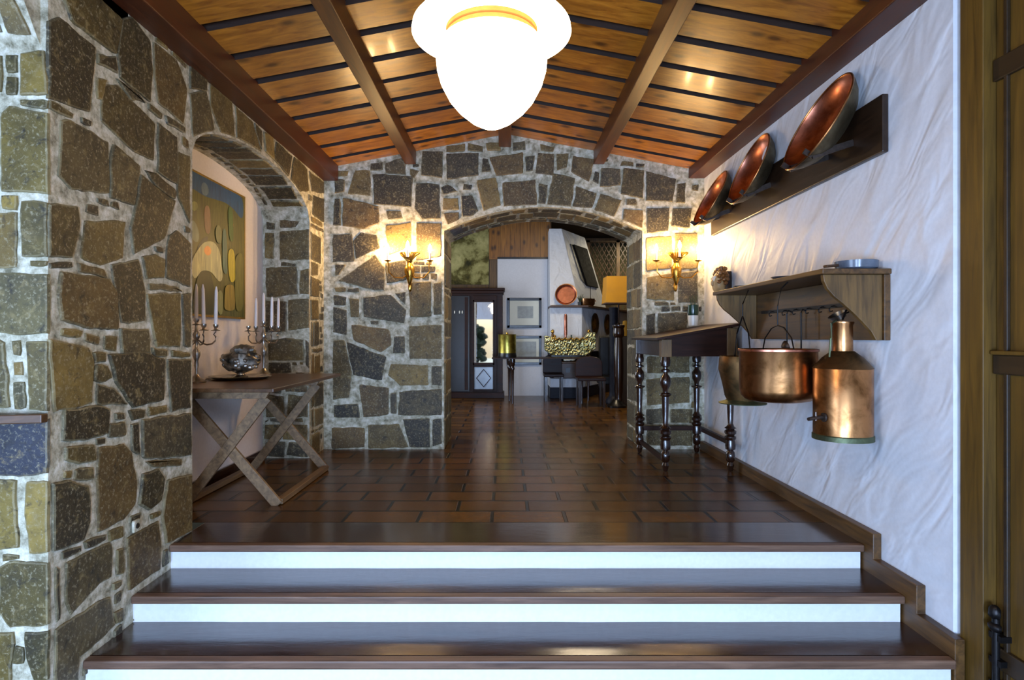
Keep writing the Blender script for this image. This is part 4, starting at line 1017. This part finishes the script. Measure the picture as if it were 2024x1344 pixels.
# items on the mantel
cpan = empty('mantel_pan', (1.08, 10.70, 1.676), 'polished copper pan leaning upright on the mantel shelf against the hood', 'pan')
m3 = Matrix.Rotation(R(-12), 3, 'Z') @ Matrix.Rotation(R(78), 3, 'X')
b = B(); b.lathe([(0,-.03),(.14,-.03),(.155,-.02),(.19,.03),(.195,.035),(.185,.032),(.15,-.014),(0,-.022)], (0,0,.19), 36, mat=m3); b.done('pan_body', 'copper', cpan, smooth=True)
b = B(); b.lathe([(.185,.031),(.196,.030),(.197,.037),(.185,.037)], (0,0,.19), 36, mat=m3, cap=False); b.done('pan_rim', 'copper_brown', cpan, smooth=True)
ov = empty('oval_pot', (1.485, 10.83, 1.676), 'oval brown copper pot on the mantel shelf right of the leaning pan', 'pot')
b = B(); b.lathe([(0,0),(.12,.0),(.148,.03),(.152,.13),(.146,.13),(.14,.03),(0,.02)], n=32)
for v in b.bm.verts: v.co.y *= .45
b.done('body', 'copper_brown', ov, smooth=True)
for sx in (-1, 1):
    b = B(); b.tube([(sx*.15,0,.07),(sx*.18,0,.09),(sx*.15,0,.11)], .007, 8); b.done('loop_handle', 'brass', ov)
ov.rotation_euler = (0, 0, R(28))
pl = empty('mantel_plant', (1.325, 10.67, 1.676), 'little dark spiky plant between the pan and the oval pot on the mantel', 'plant')
b = B(); b.lathe([(0,0),(.035,0),(.045,.06),(.04,.06),(0,.05)], n=16); b.done('plant_pot', 'black', pl, smooth=True)
b = B()
for i in range(16):
    a = i*2.4; r_ = .03+.06*random.random(); b.tube([(0,0,.05),(r_*.5*math.cos(a),r_*.5*math.sin(a),.12),(r_*math.cos(a),r_*math.sin(a),.14+.08*random.random())], .006, 5, r2=.002)
b.done('leaves', 'leaf', pl)
b = B(); b.tube([(0,0,0),(0,0,.36)], .006, 8); tag(b.done('iron_poker', 'iron', None, (1.555, 10.98, 1.676), smooth=True), 'thin dark upright rod standing on the mantel behind the oval pot', 'poker')
b = B(); b.lathe([(0,0),(.028,0),(.03,.01),(.028,.35),(.02,.375),(0,.38)], n=18); b.lathe([(0,-.05),(.02,-.045),(.022,0),(0,0)], n=14)
tag(b.done('copper_tube_gauge', 'copper', None, (px(1118, 10.71), 10.712, pz(668, 10.71)+.05), smooth=True), 'upright polished copper tube on the white chimney breast', 'copper tube')
fdir = Vector((1.38, 2.55, 0)).normalized(); fn = Vector((fdir.y, -fdir.x, 0)); rz = math.atan2(fdir.y, fdir.x)
for s, t in ((.60, 'left of two round dark embossed plaques on the slanting chimney face'), (1.32, 'right of two round dark embossed plaques on the slanting chimney face')):
    c = Vector((1.37, fy, 1.36))+fdir*s+fn*.002
    disc_at('embossed_plaque', c, .20, rz, t, 'plaque', ('copper_old', 'brass'), 0, 'plaques on the chimney face')
# iron firebox contents: chest
ch = empty('wooden_chest', (1.12, 10.90, .366), 'brown wooden chest with a dark lock plate standing in the fireplace opening', 'chest')
b = B(); b.box(-.26, .26, -.10, .10, .0, .27); b.done('chest_body', 'wood_x', ch, bevel=.006)
b = B(); b.box(-.04, .04, -.108, -.099, .10, .19); b.done('lock_plate', 'black', ch)
b = B(); b.box(-.27, .27, -.105, .105, .27, .295); b.done('lid', 'wood_x', ch, bevel=.006)
b = B()
for i in range(9): b.blob((random.uniform(-.11,.11), random.uniform(-.02,.03), .02+.015*random.random()), .04, .03, .02, 8, 5, .5, i)
tag(b.done('crumpled_paper', 'paper', None, (1.18, 10.87, .668)), 'crumpled pale paper lying on the wooden chest', 'paper')

# dining table
dt = empty('dining_table', (.55, 10.2, 0), 'dark narrow-edged dining table with slim turned legs in the room beyond', 'table')
b = B(); b.box(px(972, 9.95), px(1200, 9.95)-.35, 9.93, 10.55, .742, .765); part(b, 'tabletop', 'walnut', dt, bevel=.004)
LP2 = [(0,0),(.03,.0),(.026,.05),(.03,.3),(.036,.55),(.05,.58),(.035,.62),(.055,.64),(.06,.70),(.06,.742)]
for x, y in ((px(1013, 10.0), 10.0), (px(1150, 10.0), 10.0), (px(1163, 10.35), 10.38), (.06, 10.38)):
    b = B(); b.lathe([(r*.75, z) for r, z in LP2], (x, y, 0), 16); part(b, 'leg', 'walnut_z', dt, smooth=True)
# yellow tub
tb = empty('brass_tub', (px(1002.5, 10.1), 10.12, .766), 'shiny yellow brass tub with a dark base standing on the dining table', 'tub')
b = B(); b.lathe([(0,.075),(.15,.075),(.152,.38),(.157,.39),(.15,.39),(.145,.10),(0,.09)], n=36); b.done('body', 'brass_green', tb, smooth=True)
b = B(); b.lathe([(0,0),(.155,0),(.158,.02),(.152,.075),(0,.075)], n=36); b.done('dark_base', 'black', tb, smooth=True)
b = B(); b.lathe([(0,.38),(.04,.385),(.02,.40),(.018,.42),(0,.425)], (0,0,0), 14); b.done('knob', 'brass', tb, smooth=True)
# ornate brass planter
bx = empty('brass_planter', (.95, 10.3, .766), 'long ornate embossed brass planter on the dining table in front of the fireplace', 'planter')
X0, X1 = px(1085, 10.2)-.95, px(1155, 10.2)-.95
def emb():
    m = copper('embossed_brass', hexc(222,216,160), hexc(110,106,56), .3); n = m.node_tree; bs = n.nodes['Principled BSDF']
    v = texco(n); vo = n.nodes.new('ShaderNodeTexVoronoi'); vo.inputs['Scale'].default_value = 26; n.links.new(v, vo.inputs['Vector'])
    bump(n, bs, vo.outputs['Distance'], .9, .02); return m
EM = emb()
b = B(); b.box(X0+.06, X1+.05, -.07, .12, .03, .32); b.done('body', EM, bx, bevel=.012)
b = B(); b.prism([Vector(q) for q in ((X0-.07,-.09,.12),(X0+.08,-.09,.02),(X0+.10,-.09,.34),(X0-.07,-.09,.37))], (0,.2,0)); b.done('end_panel', EM, bx, bevel=.012)
b = B(); b.prism([Vector(q) for q in ((X1+.02,-.09,.02),(X1+.20,-.09,.14),(X1+.20,-.09,.42),(X1+.08,-.09,.42),(X1+.02,-.09,.34))], (0,.2,0)); b.done('end_panel', EM, bx, bevel=.012)
b = B()
for i in range(30): b.blob((X0+.05+(X1-X0)*i/29, -.085, .31+.015*math.sin(i*1.3)), .014, .012, .016, 8, 5, .2, i)
b.done('beaded_rim', 'brass', bx, smooth=True)
b = B(); b.box(X0+.05, X1+.05, -.06, .11, 0, .03); b.done('feet', 'black', bx)
# figurines standing behind the planter
for x, s, t in ((1092, 1.0, 'dark little figurine rising behind the left end of the brass planter'), (1129, .55, 'tiny dark bottle behind the middle of the brass planter'), (1163, 1.0, 'dark figurine behind the right end of the brass planter')):
    c = Vector((px(x, 10.5), 10.47 if s < 1 else 10.43, .766 if True else 0))
    e = empty('figurine' if s == 1 else 'small_bottle', (c.x, 10.475, .766), t, 'figurine' if s == 1 else 'bottle', 'figurines behind the planter' if s == 1 else None)
    b = B(); b.lathe([(0,0),(.04*s,0),(.05*s,.1),(.035*s,.25),(.045*s,.32),(.02*s,.37),(.022*s,.40),(.0,.42)] if s == 1 else [(0,0),(.03,0),(.03,.24),(.015,.34),(.012,.38),(0,.385)], n=14)
    b.done('body', 'copper_old' if s == 1 else 'greenglaze', e, smooth=True)
    if s == 1:
        b = B(); b.blob((0,0,.44), .03, .03, .035, 10, 8, .3, x); b.blob((.035,0,.33), .03, .015, .05, 8, 6, .3, x+1); b.blob((-.035,0,.30), .025, .015, .05, 8, 6, .3, x+2); b.done('head_and_arms', 'brass', e, smooth=True)
# chairs
def chair(x, y, w, zt_, label):
    e = empty('dining_chair', (x, y, 0), label, 'chair', 'dark chairs at the dining table')
    b = B(); b.box(-w/2, w/2, -.2, .2, .42, .47); b.done('seat', 'walnut', e, bevel=.01)
    for sx in (-1, 1):
        for sy in (-1, 1):
            b = B(); b.bar((sx*(w/2-.03), sy*.17, 0), (sx*(w/2-.03), sy*.17, .42), .035, .035); b.done('leg', 'walnut_z', e)
    pr = [Vector((-w/2, .17, .47))]+[Vector((w/2*math.cos(a)*-1, .17, zt_-.12+.12*math.sin(a))) for a in [math.pi*k/12 for k in range(13)]]+[Vector((w/2, .17, .47))]
    b = B(); b.prism(pr, (0,.035,0)); b.done('backrest', 'walnut', e, bevel=.008)
chair(.83, 10.49, .34, .80, 'dark round-backed chair behind the left end of the brass planter')
chair(px(1166, 9.6), 9.55, .44, .80, 'dark round-backed chair at the right end of the dining table')
# studded leather armchair
ac = empty('leather_armchair', (1.80, 10.55, 0), 'tall black leather chair with a line of bright nailheads beside the dark column', 'armchair')
b = B(); b.box(-.17, .17, -.10, .0, .3, 1.13); b.done('back', 'black', ac, bevel=.03)
b = B(); b.box(-.20, .18, -.45, .0, .3, .45); b.done('seat', 'black', ac, bevel=.02)
for sx in (-.15, .15):
    for sy in (-.4, -.05):
        b = B(); b.bar((sx, sy, 0), (sx, sy, .3), .04, .04); b.done('leg', 'walnut_z', ac)
b = B()
for i in range(10): b.blob((.155, -.105, .42+.072*i), .012, .006, .012, 10, 6)
b.done('nailheads', 'whiteglaze', ac, smooth=True)
# column and lamp
cl = empty('wooden_column', (px(1213, 9.9), 9.9, 0), 'dark blue-black round wooden column with a swollen foot behind the ochre lamp', 'column')
b = B(); b.lathe([(0,0),(.12,0),(.135,.02),(.13,.07),(.09,.12),(.075,.14),(.07,.2),(.068,1.55),(.085,1.6),(.0,1.61)], n=28)
b.done('shaft', 'slate', cl, smooth=True)
fl = empty('floor_lamp', (px(1219, 9.45), 9.45, 0), 'floor lamp with square ochre shade on a dark turned post at the archway right', 'floor lamp')
b = B(); b.lathe([(0,0),(.15,0),(.155,.03),(.11,.06),(.08,.10),(.06,.12)], n=28); b.done('base', 'black', fl, smooth=True)
b = B(); b.lathe([(.06,.11),(.05,.16),(.065,.25),(.075,.6),(.07,.95),(.06,1.10),(.085,1.13),(.09,1.18),(.08,1.25),(.095,1.27),(.095,1.30),(.03,1.31),(.012,1.34),(.012,1.72)], (.03,0,0), 24); b.done('post', 'walnut_z', fl, smooth=True)
b = B(); z0_, z1_ = pz(600, 9.45), pz(548, 9.45)
w0, w1 = .205, .185
vv = [Vector((s*w, t*w, z)) for w, z in ((w0, z0_), (w1, z1_)) for s, t in ((-1,-1),(1,-1),(1,1),(-1,1))]; vb = [b.bm.verts.new(q) for q in vv]
for k in range(4): b.face([vb[k], vb[(k+1)%4], vb[4+(k+1)%4], vb[4+k]])
b.done('shade', 'shade', fl)
b = B(); b.box(-w0-.003, w0+.003, -w0-.003, w0+.003, z0_-.012, z0_+.006)
b.done('shade_trim', 'wood_x', fl)
b = B(); b.lathe([(0,0),(.05,0),(.055,.12),(.04,.24),(.0,.26)], n=20)
tag(b.done('amber_jar', 'shade', None, (px(1236, 9.6)+.03, 9.75, 1.13), smooth=True), 'small amber jar on the stand behind the floor lamp post', 'jar')
b = B(); b.box(-.12, .12, -.1, .1, 0, 1.129); tag(b.done('dark_stand', 'walnut_z', None, (px(1236, 9.6)+.06, 9.80, 0), bevel=.01), 'narrow dark wooden stand behind the floor lamp at the right jamb', 'stand')
# lattice screen
ls = empty('lattice_screen', (2.75, 14.2, 0), 'dark wooden lattice screen filling the end of the room behind the hood', 'screen')
b = B()
for x in (1.95, 2.66, 3.4): b.box(x-.04, x+.04, 14.15, 14.22, 0, 3.4)
b.box(1.9, 3.45, 14.15, 14.22, 3.35, 3.45); part(b, 'posts', 'wood_z', ls)
b = B()
for i in range(-24, 36):
    for sg in (1, -1):
        x0 = 1.95+i*.11; za_, zb_ = 1.2, 3.35
        pts = []
        p0 = Vector((x0, 14.18+.006*sg, za_)); p1 = Vector((x0+sg*(zb_-za_)*.55, 14.18+.006*sg, zb_))
        t0 = 0; t1 = 1; dx = p1.x-p0.x
        ta, tb2 = (1.95-p0.x)/dx, (3.4-p0.x)/dx
        if ta > tb2: ta, tb2 = tb2, ta
        t0, t1 = max(0, ta), min(1, tb2)
        if t1-t0 > .03: b.bar(p0.lerp(p1, t0), p0.lerp(p1, t1), .016, .008, up=(0,1,0))
part(b, 'lattice', 'wood_x', ls)

# ------------------------------------------------------------------ garden behind the camera (seen in the mirror)
def hedge(x, y, w, h, lab, s):
    b = B()
    for i in range(160):
        b.blob((random.uniform(-w/2, w/2), random.uniform(-.3,.3), random.uniform(.1, h)), .22, .2, .18, 7, 5, .5, i+s)
    return tag(b.done('garden_hedge', M['leaf'], None, (x, y, -.4)), lab, 'hedge')
hedge(-2.0, -9, 3.0, 1.9, 'green hedge in the garden seen in the armoire mirror, left half', 0)
hedge(2.2, -9.6, 4.0, 1.5, 'green hedge in the garden seen in the armoire mirror, right half', 50)

# ------------------------------------------------------------------ lights, world, camera
def area_l(name, loc, rot, sx, sy, e, col, spread=None):
    l = bpy.data.lights.new(name, 'AREA'); l.shape = 'RECTANGLE'; l.size = sx; l.size_y = sy; l.energy = e; l.color = col
    if spread: l.spread = spread
    o = bpy.data.objects.new(name, l); COL.objects.link(o); o.location = loc; o.rotation_euler = rot; return o
area_l('door_daylight', (-1.40, -2.62, .32), (R(90), 0, 0), .9, 1.35, 180, (.46,.65,1.0))
area_l('door_daylight', (.42, -2.62, .32), (R(90), 0, 0), .85, 1.35, 240, (.46,.65,1.0))
area_l('hall_side_fill', (-3.4, -.4, 1.0), (0, R(-90), 0), 1.6, 2.0, 110, (.50,.68,1.0))  # added bluish fill from the hall side; no window is modelled there
area_l('room_side_fill', (-2.5, 9.0, 1.6), (0, R(-90), 0), 1.6, 1.8, 62, (.80,.88,1.0))  # added fill in place of an unseen side window
area_l('room_overhead_fill', (1.2, 8.6, 3.3), (0, 0, 0), .8, .8, 45, (1.0,.80,.52))  # added warm fill under the room ceiling; no lamp hangs here
area_l('room_end_fill', (3.1, 13.2, 3.4), (0, 0, 0), .6, .6, 55, (1.0,.86,.6))  # added fill that lifts the dark end of the room
w = bpy.data.worlds.new('sky'); SC.world = w; w.use_nodes = True; n = w.node_tree
bg = n.nodes['Background']; sky = n.nodes.new('ShaderNodeTexSky'); sky.sky_type = 'NISHITA'; sky.sun_elevation = R(48); sky.sun_rotation = R(150); sky.sun_disc = False
n.links.new(sky.outputs[0], bg.inputs['Color']); bg.inputs['Strength'].default_value = .16
cam = bpy.data.cameras.new('camera'); cam.sensor_width = 36; cam.sensor_fit = 'HORIZONTAL'; cam.lens = 36*F/2024
cam.shift_x = (1012-CX)/2024; cam.shift_y = -(672-CY)/2024; cam.clip_start = .05
co = bpy.data.objects.new('camera', cam); COL.objects.link(co); co.location = (0, 0, H); co.rotation_euler = (R(90), 0, 0)
SC.camera = co
SC.view_settings.view_transform = 'Standard'; SC.view_settings.look = 'None'; SC.view_settings.exposure = 0.3; SC.view_settings.gamma = 1
SC.cycles.use_denoising = True; SC.cycles.max_bounces = 10; SC.cycles.sample_clamp_indirect = 6
